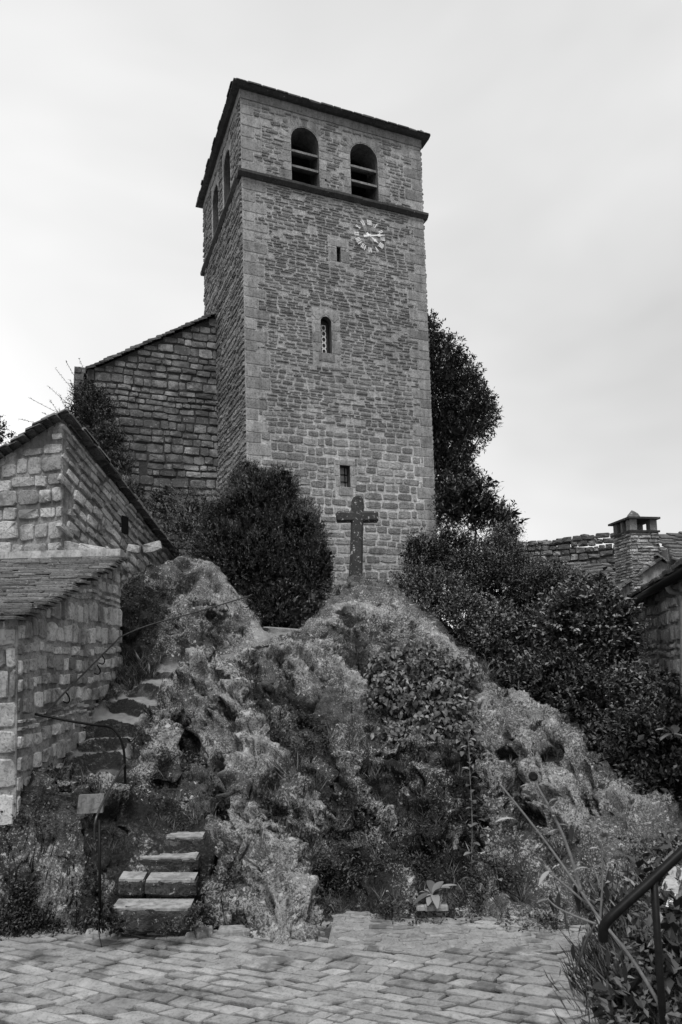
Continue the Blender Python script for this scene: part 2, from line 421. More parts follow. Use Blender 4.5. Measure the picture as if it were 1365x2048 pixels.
# cross summit and right ridge G
cp((712,1152,16.8),(680,1168,16.6),(642,1215,16.0),(625,1246,15.7),(775,1160,16.6),(720,1200,16.0),(750,1250,15.2),(680,1275,14.6),(820,1215,15.8),(870,1247,15.3),(920,1302,14.6),(960,1348,14.0),(800,1262,15.0),(860,1300,14.3),
   (1000,1380,13.4),(1060,1402,12.9),(1100,1432,12.4),(1140,1490,11.8),(1180,1532,11.4),(1220,1576,10.9),(1260,1600,10.6),(1310,1620,10.4),(1365,1682,9.8),(1440,1740,9.2),
   (950,1410,12.9),(960,1480,12.0),(1000,1500,11.6),(1050,1500,11.7),(1000,1600,10.6),(1080,1600,10.6),(1150,1600,10.6),(1100,1680,9.8),(1200,1680,9.8),(1020,1700,9.5),(980,1760,8.8),(950,1828,8.2),(1060,1780,8.7),(1060,1845,7.95),(1150,1845,7.95),(1150,1750,8.9),(1250,1760,8.8),(1280,1700,9.5),(1300,1840,8.0),(1450,1850,7.9))
# upper left rock H
cp((400,1112,15.0),(350,1120,14.8),(455,1160,14.9),(500,1220,15.0),(522,1258,15.2),(400,1200,14.4),(300,1200,14.0),(262,1150,14.2),(300,1280,13.6),(400,1270,14.1),(450,1288,14.3),(262,1250,13.6),(272,1330,13.1),(255,1375,12.6))
cw((-6,10,1.1),(-6,13,2.0),(-6.5,17,3.6),(-5.2,9.6,1.2),(-5.2,12,1.9),(-8,8.5,.4),(-8,14,2.2))
# behind
for px,d,z in ((560,16.3,3.62),(560,17.5,3.7),(480,16.5,3.7),(620,16.6,3.7),(400,17,4.2),(300,17,4.4),(200,16,4.0),(710,18.6,4.0),(800,18.3,4.0),(640,17.6,3.8),(900,18,3.6),(950,16.6,3.0),(1000,15.2,2.3),(1060,14.6,1.8),(1100,14.2,1.6),(1200,13.2,1.2),(1280,12.2,1.0),(1365,11.8,.8),
               (1100,17,2.2),(1300,18,2.2),(1450,15,1.4),(1200,21,2.8),(1400,22,2.6),(700,22,4.0),(400,22,4.2),(300,27,4.2),(900,24,3.6),(700,28,4.0),(1200,28,3.0)):
    cw(((px - CX) / F * d, d, z))
# foot: falls below the paving in front
for px, py in ((-200,1866),(0,1868),(100,1866),(215,1860),(300,1862),(400,1862),(460,1866),(520,1886),(600,1896),(642,1886),(668,1838),(700,1826),(760,1834),(850,1842),(900,1852),(960,1862),(1060,1864),(1150,1860),(1250,1862),(1365,1864),(1500,1866)):
    p = PZ(px, py, 0); cw((p.x, p.y, -0.02), (p.x, p.y - 0.35, -0.45))
CPA = np.array(CP)
def smooth_r(D): return -np.sqrt(D * D + 0.05 ** 2)
def fit(X, z, lam):
    n = len(X); D = np.linalg.norm(X[:, None] - X[None], axis=2)
    A = np.zeros((n + 3, n + 3)); A[:n, :n] = smooth_r(D) + np.eye(n) * lam
    Pm = np.hstack([np.ones((n, 1)), X]); A[:n, n:] = Pm; A[n:, :n] = Pm.T
    return np.linalg.solve(A, np.concatenate([z, np.zeros(3)]))
WT = fit(CPA[:, :2], CPA[:, 2], 0.02)
def height(XY):
    XY = np.asarray(XY, float); o = np.zeros(len(XY)); n = len(CPA)
    for s in range(0, len(XY), 40000):
        q = XY[s:s + 40000]; D = np.sqrt(((q[:, None, :] - CPA[None, :, :2]) ** 2).sum(2))
        o[s:s + 40000] = smooth_r(D) @ WT[:n] + WT[n] + q @ WT[n + 1:]
    return o
PATH = [P(*q) for q in ((300,1842,7.8),(300,1800,8.12),(310,1750,8.45),(330,1705,8.8),(365,1670,9.1),(310,1612,9.8),(250,1568,10.15),(200,1525,10.4),(215,1475,11.0),(230,1440,11.5),(280,1395,12.1),(315,1363,12.7),(345,1338,13.2),(430,1318,13.4),(500,1298,14.3),(560,1274,15.3),(570,1265,15.8),(570,1262,16.6))]
def path_dist(XY):
    XY = np.asarray(XY); best = np.full(len(XY), 1e9); par = np.zeros(len(XY))
    acc = 0
    for a_, b_ in zip(PATH[:-1], PATH[1:]):
        a2 = np.array([a_.x, a_.y]); ab = np.array([b_.x, b_.y]) - a2; L2 = ab @ ab
        t = np.clip(((XY - a2) @ ab) / L2, 0, 1); dd = np.linalg.norm(XY - (a2 + t[:, None] * ab), axis=1)
        m = dd < best; best[m] = dd[m]; par[m] = acc + t[m] * math.sqrt(L2); acc += math.sqrt(L2)
    return best, par
ts = np.linspace(-0.62, 0.66, 640)
ds = np.concatenate([np.linspace(7.0, 17.4, 430), np.linspace(17.5, 31, 60)])
TT_, DD_ = np.meshgrid(ts, ds)
XY = np.stack([(TT_ * DD_).ravel(), DD_.ravel()], 1)
Z = height(XY)
pdist, ppar = path_dist(XY)
near = np.clip(1 - (pdist + .06 * perlin(np.column_stack([XY * 3.1, Z])) - np.where(ppar < 1.6, .34, np.where(XY[:, 1] > 12.9, .08, .27))) / 0.22, 0, 1)
near = near * (1 - .75 * np.clip(1 - np.abs(ppar - 2.3) / .9, 0, 1))
# worn rock-cut treads along the upper path
stepH = 0.235
zb = Z / stepH; zb = zb + .35 * perlin(np.column_stack([XY * 1.3, Z * 0])); fr = zb - np.floor(zb); stair = (np.floor(zb) + np.clip((fr - 0.68) / 0.32, 0, 1) + .10 * fr) * stepH - .35 * stepH * perlin(np.column_stack([XY * 1.3, Z * 0])); tread = np.clip((.66 - fr) / .1, 0, 1) * np.clip(fr / .02, 0, 1); tread = np.where(XY[:, 1] > 13.1, .8, tread)
upper = np.clip((ppar - 2.6) / 0.5, 0, 1) * np.clip((13.1 - XY[:, 1]) / .3, 0, 1)
Z = Z + near * upper * (stair + 0.04 - Z) * 0.9
V0 = np.column_stack([XY, Z]); nr, nc = len(ds), len(ts)
def project(V):
    d = V - np.array([0, 0, EYE]); c, s = math.cos(PITCH), math.sin(PITCH); Zc = d[:, 1] * c + d[:, 2] * s; Yc = -d[:, 1] * s + d[:, 2] * c
    u_, v_ = F * d[:, 0] / Zc, -F * Yc / Zc; cr_, sr_ = math.cos(ROLL), math.sin(ROLL)
    return CX + u_ * cr_ - v_ * sr_, CY + u_ * sr_ + v_ * cr_
PX, PY = project(V0)
def surf(px, py):
    """index of the nearest (first seen) rock vertex at a photo position"""
    e = np.hypot(PX - px, PY - py); c = np.where(e < 7)[0]
    return c[np.argmin(XY[c, 1])] if len(c) else int(np.argmin(e))
def line_dist(pl):
    pts = [XY[surf(*q)] for q in pl]; best = np.full(len(XY), 1e9)
    for a_, b_ in zip(pts[:-1], pts[1:]):
        ab = b_ - a_; L2 = ab @ ab + 1e-9; t = np.clip(((XY - a_) @ ab) / L2, 0, 1); best = np.minimum(best, np.linalg.norm(XY - (a_ + t[:, None] * ab), axis=1))
    return best
jit = 0.10 * perlin(V0 * 2.2 + 3.3) + .05 * perlin(V0 * 5 + 1.3)
ridge = np.zeros(len(XY)); crease = np.zeros(len(XY)); dz = np.zeros(len(XY))
RL = [(((400,1322),(440,1325),(462,1355),(478,1400),(502,1450),(540,1510),(590,1565),(650,1620),(705,1652)), .30, .34), (((345,1370),(330,1430),(335,1490),(300,1530)), .22, .30),
      (((545,1510),(505,1520),(475,1535)), .15, .15), (((440,1640),(500,1648),(560,1690),(600,1740),(630,1800),(648,1860)), .32, .30), (((480,1690),(520,1760),(555,1820),(570,1880)), .25, .28), (((425,1740),(450,1800),(455,1850)), .18, .22),
      (((475,1302),(540,1288),(600,1296),(660,1302),(705,1350),(750,1408)), .18, .28), (((690,1490),(705,1535),(735,1560),(765,1600),(800,1650)), .28, .26), (((765,1505),(830,1492),(900,1508),(950,1555),(990,1600)), .28, .20),
      (((845,1535),(895,1590),(930,1650)), .2, .22), (((690,1640),(740,1680),(785,1705),(805,1745),(835,1795)), .25, .25), (((640,1235),(700,1215),(770,1225),(850,1250),(920,1310),(1000,1380),(1060,1402),(1110,1440),(1140,1490),(1180,1532),(1220,1576),(1310,1622)), .16, .30),
      (((950,1400),(962,1470),(992,1540),(1005,1610)), .25, .25), (((1050,1480),(1080,1540),(1120,1600),(1190,1650),(1280,1680)), .22, .28), (((1010,1690),(965,1750),(925,1810)), .28, .26), (((1000,1640),(1060,1700),(1100,1770),(1110,1840)), .22, .28),
      (((1130,1600),(1180,1680),(1220,1760)), .18, .25), (((620,1560),(650,1600),(680,1680)), .12, .2), (((60,1640),(120,1631),(180,1645),(215,1690)), .14, .16), (((70,1536),(120,1560),(150,1574),(210,1573),(245,1592)), .16, .14), (((400,1115),(455,1160),(500,1220),(525,1260)), .10, .25)]
GL = [(((575,1318),(586,1350),(592,1400),(640,1455)), .18, .12), (((655,1640),(675,1700),(690,1760),(680,1812)), .32, .22), (((330,1600),(380,1640),(410,1700),(400,1790)), .25, .16), (((505,1335),(525,1400),(560,1470),(620,1540),(680,1600)), .32, .20),
      (((740,1540),(800,1600),(850,1700),(870,1780)), .3, .25), (((945,1470),(952,1600),(930,1700),(895,1795)), .40, .24), (((1015,1480),(1042,1560),(1062,1630),(1000,1660)), .25, .14), (((435,1530),(450,1620),(432,1690),(410,1730)), .30, .12), (((372,1440),(375,1480),(365,1520)), .38, .10),
      (((640,1232),(700,1262),(730,1300),(745,1350)), .18, .14), (((700,1560),(720,1620),(690,1640)), .2, .15), (((1100,1490),(1140,1560),(1190,1610)), .16, .12), (((600,1640),(640,1700),(655,1760)), .2, .14), (((240,1640),(250,1720),(230,1800)), .2, .12), (((60,1680),(40,1760),(20,1840)), .3, .2), (((820,1500),(900,1525),(960,1580)), .2, .10), (((400,1130),(330,1180),(300,1260)), .15, .15), (((530,1580),(560,1640),(610,1690)), .22, .14)]
pale = np.zeros(len(XY)); damp = np.zeros(len(XY))
for pl, w_ in ((((650,1210),(700,1175),(780,1185),(860,1245),(900,1300)), .8), (((350,1140),(430,1150),(480,1220),(500,1270)), .6), (((985,1400),(1080,1470),(1150,1560),(1300,1650)), .8), (((1000,1480),(1100,1600),(1250,1690)), .6), (((400,1335),(440,1400),(440,1480),(540,1540),(640,1620)), .45),
               (((480,1650),(560,1740),(610,1850)), .45), (((560,1310),(640,1340),(720,1400)), .5), (((80,1660),(160,1690),(170,1740)), .35), (((980,1800),(1060,1840)), .35)):
    pale = np.maximum(pale, np.clip(1.2 - line_dist(pl) / w_, 0, 1))
for pl, w_ in ((((0,1820),(100,1820),(190,1830)), .35), (((690,1640),(760,1740),(880,1700),(900,1600)), .5), (((270,1600),(330,1640)), .4), (((560,1560),(620,1620),(660,1740)), .25), (((930,1500),(940,1700),(900,1800)), .25), (((260,1180),(270,1280),(290,1330)), .45)):
    damp = np.maximum(damp, np.clip(1.2 - line_dist(pl) / w_, 0, 1))
for pl, h_, w_ in RL:
    q = np.clip(1 - (line_dist(pl) + jit * w_ * 1.5) / w_, 0, 1); dz += h_ * 1.0 * (q * .85 + q * q * .15); ridge = np.maximum(ridge, q)
for pl, h_, w_ in GL:
    q = np.clip(1 - (line_dist(pl) + jit * w_ * 1.5) / (w_ * 1.6), 0, 1); dz -= h_ * 1.45 * q; crease = np.maximum(crease, q)
dz *= (1 - near) * np.clip((Z - .02) / .55, 0, 1); Z = Z + dz; V0 = np.column_stack([XY, Z])
G = V0.reshape(nr, nc, 3)
du = np.gradient(G, axis=1); dv = np.gradient(G, axis=0); N0 = np.cross(du, dv).reshape(-1, 3); N0 /= np.linalg.norm(N0, axis=1)[:, None] + 1e-9
D_ = np.array([0.42, -0.75, -0.5]); D_ /= np.linalg.norm(D_)
Q = V0 - 0.55 * (V0 @ D_)[:, None] * D_
warp = np.column_stack([perlin(V0 * 0.9 + 3), perlin(V0 * 0.9 + 9), perlin(V0 * 0.9 + 21)]) * 0.35
Qw = Q + warp
b1 = np.abs(perlin(Qw * 1.3 + 5)); b2 = np.abs(perlin(Qw * 2.7 + 11)); b3 = np.abs(perlin(Qw * 6.2 + 31)); b4 = np.abs(perlin(V0 * 13.0 + 7)); b5 = perlin(V0 * 26.0)
b2r = perlin(Qw * 2.7 + 11); fac = np.abs(perlin(Qw * 1.9 + 51)) - np.abs(perlin(V0 * 3.7 + 57)) * .5
cr1 = np.clip(1 - np.abs(perlin(Qw * 1.5 + 81)) / .035, 0, 1); cr2 = np.clip(1 - np.abs(perlin(V0 * np.array([1, 1, 1.8]) * 2.3 + 87)) / .03, 0, 1) * (perlin(V0 * .9 + 15) > -.05)
disp = -0.34 * (b1 - 0.2) - 0.27 * (np.abs(b2r) - 0.2) + .14 * fac - 0.10 * (b3 - 0.2) - 0.085 * (b4 - 0.2) + 0.034 * b5 - .10 * np.clip(perlin(V0 * 4.6 + 120) - .38, 0, 1) - .17 * cr1 - .12 * cr2
tz = V0[:, 2] * 3.1 + V0[:, 0] * .8 + .8 * perlin(V0 * 1.1 + 99); ft = tz - np.floor(tz); disp += .13 * (np.clip(ft / .75, 0, 1) * np.clip((1 - ft) / .25, 0, 1) - .5)      # broken ledges
hol = np.clip(perlin(V0 * 1.9 + 40) - 0.42, 0, 1) * 0.8          # pits and hollows
disp -= hol
crease = np.maximum(crease, np.maximum(cr1, cr2) * .8); crease = np.maximum(crease, np.clip(hol * 5, 0, 1)); crease = np.maximum(crease, near * upper * (1 - tread) * .3)
keep = (1 - 0.93 * near) * np.where(XY[:, 1] > 17.4, 0.25, 1.0)
low = np.clip((Z + 0.25) / 0.35, 0, 1); keep = keep * (1 - .45 * np.clip((XY[:, 1] - 13.2) / .6, 0, 1))
disp = disp * keep * (0.15 + 0.85 * np.clip((Z + .1) / .45, 0, 1)) - .05 * np.clip(1 - Z / .25, 0, 1)
disp = np.where(near > 0.5, disp + 0.02 * perlin(V0 * 7), disp)
V1 = V0 + N0 * disp[:, None]
_fp = [PZ(px, py, 0) for px, py in ((-300,1862),(0,1866),(100,1862),(215,1858),(300,1858),(400,1860),(460,1864),(520,1884),(600,1894),(642,1884),(668,1838),(700,1826),(760,1834),(850,1842),(900,1852),(960,1862),(1060,1864),(1150,1860),(1250,1862),(1365,1864),(1600,1866))]
df_ = np.interp(V1[:, 0] / V1[:, 1], [p.x / p.y for p in _fp], [p.y for p in _fp]) + .05 * perlin(np.column_stack([XY * 2.5, Z * 0])) + .02 * perlin(np.column_stack([XY * 9, Z * 0]))
pen = df_ + .03 - V1[:, 1]; lim_ = .05 + np.clip(-pen, 0, None) * 2.3 + .10 * (np.abs(perlin(V0 * 6.2 + 31)) + perlin(V0 * 13 + 3) * .4) * np.clip(-pen * 6, 0, 1); V1[:, 2] = np.where((pen <= 0) & (pen > -.9) & (near < .6), np.minimum(V1[:, 2], lim_), V1[:, 2]); V1[:, 2] = np.where(pen > 0, np.minimum(V1[:, 2], .03 - pen * 1.1), V1[:, 2])
ii = np.arange(nr * nc).reshape(nr, nc)
quads = np.stack([ii[:-1, :-1], ii[:-1, 1:], ii[1:, 1:], ii[1:, :-1]], -1).reshape(-1, 4)

s = NT('lichen_rock')
big = s.noise(0.9, 5, 0.6); mid = s.noise(4.2, 7, 0.68, None, 0.3); sp = s.noise(31, 5, 0.72, None, 0.3); sp2 = s.noise(55, 4, 0.75); moss_shade = s.noise(2.4, 8, 0.75, None, 0.4)
rg_ = s.attr('ridge'); crs = s.attr('crease')
v = s.math('MULTIPLY', s.ramp(s.attr('pale'), -.6, 1.0, .045, .175), s.ramp(mid, 0.3, 0.7, 0.45, 1.55)); v = s.math('MULTIPLY', v, s.ramp(big, 0.35, 0.65, 0.75, 1.25))
v = s.math('MULTIPLY', v, s.ramp(sp2, 0.36, 0.56, 0.30, 1.25))
cov = s.math('ADD', s.math('MULTIPLY', s.math('SUBTRACT', s.noise(1.25, 6, 0.68), 0.5), 0.62), s.math('ADD', s.math('MULTIPLY', rg_, 0.085), s.math('MULTIPLY', s.attr('pale'), 0.042)))  # lichen thickens along ridges; lighting contrast put into the colour
v = s.mix(s.math('MULTIPLY', s.ramp(s.math('ADD', sp, cov), 0.560, 0.61), 0.85), v, s.ramp(sp2, 0.35, 0.60, 0.26, 0.62))
v = s.mix(s.math('MULTIPLY', s.ramp(s.math('ADD', s.noise(11, 3, 0.55, None, 0.2), s.math('MULTIPLY', cov, 0.4)), 0.655, 0.67), 0.85), v, 0.72)
moss_shade = s.math('SUBTRACT', moss_shade, s.math('MULTIPLY', s.attr('pale'), 0.075)); moss_shade = s.math('ADD', moss_shade, s.math('SUBTRACT', s.math('MULTIPLY', crs, 0.18), s.math('MULTIPLY', rg_, 0.13)))  # moss deepens in creases, thins on ridges; relief shading painted in too
v = s.mix(s.math('MULTIPLY', s.ramp(moss_shade, 0.50, 0.56), 0.9), v, s.ramp(sp, 0.35, 0.65, 0.005, 0.038))
v = s.math('MULTIPLY', v, 0.93)
v = s.mix(s.math('MULTIPLY', s.attr('worn'), 0.92), v, s.ramp(mid, 0.3, 0.7, 0.24, 0.46))
s.color(v)
s.bump(s.math('ADD', s.math('ADD', s.math('MULTIPLY', sp, 0.8), s.math('MULTIPLY', mid, 0.6)), s.math('MULTIPLY', sp2, 0.45)), 1.0, 0.075)
M['rock'] = s.m
worn = np.clip(near * 2.4 - 0.5, 0, 1) * np.clip(N0[:, 2] * 2.2 - 0.9, 0, 1) * np.clip((ppar - 3.0) / 0.5, 0, 1) * np.where(ppar > 9.9, 0, 1) * tread
rock = link('rock_outcrop', mesh_np('rock_outcrop', V1, quads, M['rock'], True, attrs={'worn': worn, 'ridge': ridge, 'crease': crease, 'pale': pale - damp}), kind='structure')

# ------------------------------------------------------------------ GROUND, PAVING
gm = MB(); R0 = 900
gm.add([(-R0, -R0, -0.05), (R0, -R0, -0.05), (R0, R0, -0.05), (-R0, R0, -0.05)], [(0, 1, 2, 3)]); gm.build('ground', M['far_ground'], kind='structure')
plaza = MB(); plaza.add([(-9, -6, -0.02), (9, -6, -0.02), (9, 9.5, -0.02), (-9, 9.5, -0.02)], [(0, 1, 2, 3)])
plaza_o = plaza.build('paved_square', M['joint'], kind='structure')
r = random.Random(21)
ang = math.radians(-22); U = Vector((math.cos(ang), math.sin(ang), 0)); W_ = Vector((-math.sin(ang), math.cos(ang), 0)); W2 = (W_ + U * 0.28).normalized()
O = Vector((-9.5, 3.0, 0)); st = []
lay = layout(17, -6.0, 12.5, lambda z: 0.15, lambda z: 0.27, 0.013, 0.03, r=r, jit=0.2)
apron_poly = [PZ(*q, 0) for q in ((655,1893),(668,1836),(700,1822),(760,1828),(850,1838),(905,1848),(960,1858),(1060,1860),(1150,1858),(1215,1866),(1215,1893),(1100,1905),(950,1904),(800,1906))]
def in_poly(x, y, poly):
    c = False; n = len(poly); j = n - 1
    for i in range(n):
        if (poly[i].y > y) != (poly[j].y > y) and x < (poly[j].x - poly[i].x) * (y - poly[i].y) / (poly[j].y - poly[i].y) + poly[i].x: c = not c
        j = i
    return c
for uc, zc, w_, h_ in lay:
    c = O + U * uc + W_ * zc + U * (0.25 * math.sin(zc * 3)) * 0.3
    if c.y > 8.4 or c.x > 4.2 or c.y < -2 or c.x < -8: continue
    if in_poly(c.x, c.y, apron_poly): continue
    n = Vector((r.uniform(-.05, .05), r.uniform(-.09, .03), 1)).normalized()
    a2 = r.uniform(-.05, .05); u = (U + W_ * a2); u = (u - n * u.dot(n)).normalized(); vv = n.cross(u)
    st.append((c + Vector((0, 0, r.uniform(-.006, .008))), u, vv, n, w_, h_, 0.020))
print('setts', put_stones(plaza_o, st, 'sett', 'sett', 'paving_stone', 300, 'paving_stone_mass'))
ap = MB(); ap.prism([Vector((p.x, p.y, -0.015)) for p in apron_poly], (0, 0, 0.017)); ap.build('stone_apron', M['apron'], kind='structure')
st = []
for k in range(150):
    px, py = r.uniform(650, 1215), r.uniform(1826, 1908); c = PZ(px, py, 0.004)
    if not in_poly(c.x, c.y, apron_poly): continue
    a2 = r.uniform(-.5, .3); u = Vector((math.cos(a2), math.sin(a2), 0)); n = Vector((r.uniform(-.05, .05), r.uniform(-.05, .05), 1)).normalized(); u = (u - n * u.dot(n)).normalized()
    st.append((c, u, n.cross(u), n, r.uniform(.10, .26), r.uniform(.06, .12), 0.013))
put_stones(bpy.data.objects['stone_apron'], st, 'sett', 'rough', 'flat_stone', 200, 'flat_stone_mass')

# ------------------------------------------------------------------ CHURCH TOWER
TW = 6.4; PHI = 0.3866
A = Vector((-0.4212 * TW, 3.1835 * TW, 0)); u = Vector((math.cos(PHI), math.sin(PHI), 0)); nb = Vector((-math.sin(PHI), math.cos(PHI), 0))
DEP = 0.9334 * TW; ZS = EYE + 2.3583 * TW; ZC = EYE + 2.7885 * TW; ZB = 2.6
Zv = Vector((0, 0, 1)); nf = -nb; nl = -u
tower = thing('church_tower', 'tall square stone bell tower with two arched belfry openings and white clock numerals', 'church tower', A + u * TW / 2 + nb * DEP / 2 + Zv * ZB)
def on_front(px, py):
    """(u,z) on the front face for a photo position"""
    a_ = P(px, py, 1.0) - CAM
    t = (A - CAM).dot(nf) / a_.dot(nf); p = CAM + a_ * t
    return (p - A).dot(u), p.z
def on_left(px, py):
    a_ = P(px, py, 1.0) - CAM
    t = (A - CAM).dot(nl) / a_.dot(nl); p = CAM + a_ * t
    return (p - A).dot(nb), p.z
# openings from the photograph
def arch_pts(u0, u1, z0, zt, n=12, rise=None):
    rr = (u1 - u0) / 2; rise = rise or rr; zs = zt - rise
    pts = [(u0, z0), (u1, z0)]
    for i in range(n + 1):
        an = math.pi * i / n; pts.append(((u0 + u1) / 2 + rr * math.cos(an), zs + rise * math.sin(an)))
    return pts
b1l, b1z = on_front(584, 352); b1r, _ = on_front(640, 368); _, b1t = on_front(610, 258)
b2l, b2z = on_front(703, 383); b2r, _ = on_front(758, 397); _, b2t = on_front(728, 286)
zsill = ZS + 0.02; ztop = (b1t + b2t) / 2
print('belfry', b1l, b1r, b1z, b1t, b2l, b2r, b2z, b2t, 'ZS', ZS, 'ZC', ZC)
FO = [(b1l, b1r), (b2l, b2r)]
l1a, lt1 = on_left(446, 305); l1b, _ = on_left(462, 350)
l2a, lt2 = on_left(426, 370); l2b, _ = on_left(437, 400)
print('left', l1a, l1b, lt1, l2a, l2b, lt2)
wl = b1r - b1l
LO = [(DEP - 4.05 - wl / 2 - 0.0, 0), ]
def apply_boolean(me, cutters):
    o = bpy.data.objects.new('tmp', me); COL.objects.link(o); cs = []
    for c in cutters:
        co = bpy.data.objects.new('tmpc', c); COL.objects.link(co); cs.append(co)
        m = o.modifiers.new('b', 'BOOLEAN'); m.operation = 'DIFFERENCE'; m.solver = 'EXACT'; m.material_mode = 'TRANSFER'; m.object = co
    dg = bpy.context.evaluated_depsgraph_get(); dg.update()
    me2 = bpy.data.meshes.new_from_object(o.evaluated_get(dg))
    for q in cs: bpy.data.objects.remove(q)
    bpy.data.objects.remove(o)
    return me2
def cutter(base, du_, pts, n_in, depth, start=0.3):
    """pts in (u,z) on plane base; extruded inwards along n_in"""
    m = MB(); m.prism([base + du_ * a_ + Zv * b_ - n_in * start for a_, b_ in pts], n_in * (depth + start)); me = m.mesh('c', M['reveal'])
    import bmesh
    bm = bmesh.new(); bm.from_mesh(me); bmesh.ops.recalc_face_normals(bm, faces=bm.faces); bm.to_mesh(me); bm.free(); return me
body = MB(); body.prism([A + Zv * ZB, A + u * TW + Zv * ZB, A + u * TW + nb * DEP + Zv * ZB, A + nb * DEP + Zv * ZB], Zv * (ZC + 0.1 - ZB))
bme = body.mesh('tower_body', M['tower_mortar'])
WALL = 0.85
cuts = []
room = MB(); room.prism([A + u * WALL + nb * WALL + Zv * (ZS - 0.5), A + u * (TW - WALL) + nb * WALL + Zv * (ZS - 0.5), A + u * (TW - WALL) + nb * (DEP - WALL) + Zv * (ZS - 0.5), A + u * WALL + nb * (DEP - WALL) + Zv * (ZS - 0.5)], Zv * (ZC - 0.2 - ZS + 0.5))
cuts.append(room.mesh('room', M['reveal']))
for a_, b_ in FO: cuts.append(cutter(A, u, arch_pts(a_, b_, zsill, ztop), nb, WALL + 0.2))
LW = []
for cxu in (l1a, l2a):
    pass
lc1 = on_left(454, 330)[0]; lc2 = on_left(431.5, 400)[0]; lwid = wl
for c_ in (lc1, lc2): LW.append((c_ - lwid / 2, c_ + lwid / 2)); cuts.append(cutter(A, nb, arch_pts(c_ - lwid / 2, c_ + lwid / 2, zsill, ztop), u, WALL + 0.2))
slit = (on_front(674, 508)[0], on_front(682, 508)[0], on_front(678, 524)[1], on_front(678, 494)[1])
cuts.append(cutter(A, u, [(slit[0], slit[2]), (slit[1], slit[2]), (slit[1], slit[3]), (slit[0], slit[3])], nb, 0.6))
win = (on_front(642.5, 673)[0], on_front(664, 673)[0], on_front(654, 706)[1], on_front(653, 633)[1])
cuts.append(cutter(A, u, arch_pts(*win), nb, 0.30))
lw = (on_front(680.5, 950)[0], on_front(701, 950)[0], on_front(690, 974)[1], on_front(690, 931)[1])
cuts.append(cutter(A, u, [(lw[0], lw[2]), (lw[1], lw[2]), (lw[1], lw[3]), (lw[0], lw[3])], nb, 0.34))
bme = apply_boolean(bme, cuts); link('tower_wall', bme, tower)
# front face stones
r = random.Random(31)
def th(z):   # course height of the front by height: neat squared blocks low, thin rubble higher
    zz = EYE + 7.1   # height where squared masonry stops
    if z < zz - 0.4: return 0.25
    if z < zz: return 0.20
    return r.choice((0.075, 0.085, 0.10, 0.12, 0.15)) if z < ZS else r.choice((0.10, 0.13, 0.17))
def twid(z): return 0.42 if z < EYE + 6.7 else 0.33
qL = quoins(ZB + 0.5, ZS - 0.12, lambda z: 0.34, 0.42, 0.72, r); qR = quoins(ZB + 0.5, ZS - 0.12, lambda z: 0.34, 0.70, 0.42, r)
qL2 = quoins(ZS + 0.06, ZC - 0.3, lambda z: 0.36, 0.40, 0.70, r); qR2 = quoins(ZS + 0.06, ZC - 0.3, lambda z: 0.36, 0.68, 0.42, r)
blocks = [(slit[0] - 0.28, slit[1] + 0.28, slit[2] - .15, slit[3] + .28), (win[0] - 0.28, win[1] + 0.28, win[2] - .34, win[3] + .28), (lw[0] - 0.16, lw[1] + 0.16, lw[2] - .30, lw[3] + .18)]
for a_, b_ in FO:
    blocks.append((a_ - 0.22, b_ + 0.22, zsill - .1, ztop - 0.35)); blocks.append((a_ - 0.06, b_ + 0.06, ztop - .4, ztop + 0.22))
def stone_at(base, du_, nn, it, depth, rr):
    uc, zc, w_, h_ = it; return (base + du_ * uc + Zv * zc, du_, Zv, nn, w_, h_, depth)
S1 = []; S2 = []
for q0, q1, z0, z1 in ((qL, qR, ZB + 0.5, ZS - 0.13), (qL2, qR2, ZS + 0.06, ZC - 0.34)):
    ly = layout(TW, z0, z1, th, twid, 0.038, 0.03, blocks, lambda z, q0=q0, q1=q1: (qwidth(q0, z), qwidth(q1, z)), r, jit=0.22, top=lambda uu, z1=z1: z1)
    for it in ly:
        if it[1] > EYE + 7.1 and r.random() < 0.13: continue       # joints and stones smeared over with mortar
        if it[1] > ZS - 2.6 and r.random() < 0.10: continue
        uc, zc, w_, h_ = it
        rot = r.gauss(0, 0.03) if zc > EYE + 7.1 else r.gauss(0, 0.012)
        du_ = (u + Zv * rot).normalized(); dv_ = (Zv - u * rot).normalized()
        S1.append((A + u * uc + Zv * zc, du_, dv_, nf, w_, h_, r.uniform(.010, .032) if zc > EYE + 7.1 else r.uniform(.014, .026)))
    for q, side in ((q0, 0), (q1, 1)):
        for a_, b_, w_ in q:
            uc = w_ / 2 if side == 0 else TW - w_ / 2
            S2.append((A + u * uc + Zv * (a_ + b_) / 2, u, Zv, nf, w_ - 0.02, b_ - a_ - 0.022, 0.014))
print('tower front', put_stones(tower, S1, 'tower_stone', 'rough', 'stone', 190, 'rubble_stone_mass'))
# surrounds of the openings
for a_, b_ in FO:
    rr = (b_ - a_) / 2; zc = ztop - rr; n = 11
    for k in range(n):
        an = math.pi * (k + 0.5) / n; c = A + u * ((a_ + b_) / 2 + (rr + 0.17) * math.cos(an)) + Zv * (zc + (rr + 0.17) * math.sin(an))
        rad = u * math.cos(an) + Zv * math.sin(an); tan = u * -math.sin(an) + Zv * math.cos(an)
        S2.append((c, tan, rad, nf, math.pi * (rr + .17) / n - 0.018, 0.30, 0.012))
    z = zsill; k = 0
    while z < zc - 0.05:
        h = min(r.uniform(.26, .42), zc - z)
        for side in (-1, 1):
            w_ = (0.30 if (k + (side > 0)) % 2 else 0.46) * r.uniform(.9, 1.1)
            uc = (a_ - w_ / 2) if side < 0 else (b_ + w_ / 2)
            S2.append((A + u * uc + Zv * (z + h / 2), u, Zv, nf, w_ - 0.02, h - 0.02, 0.014))
        z += h; k += 1
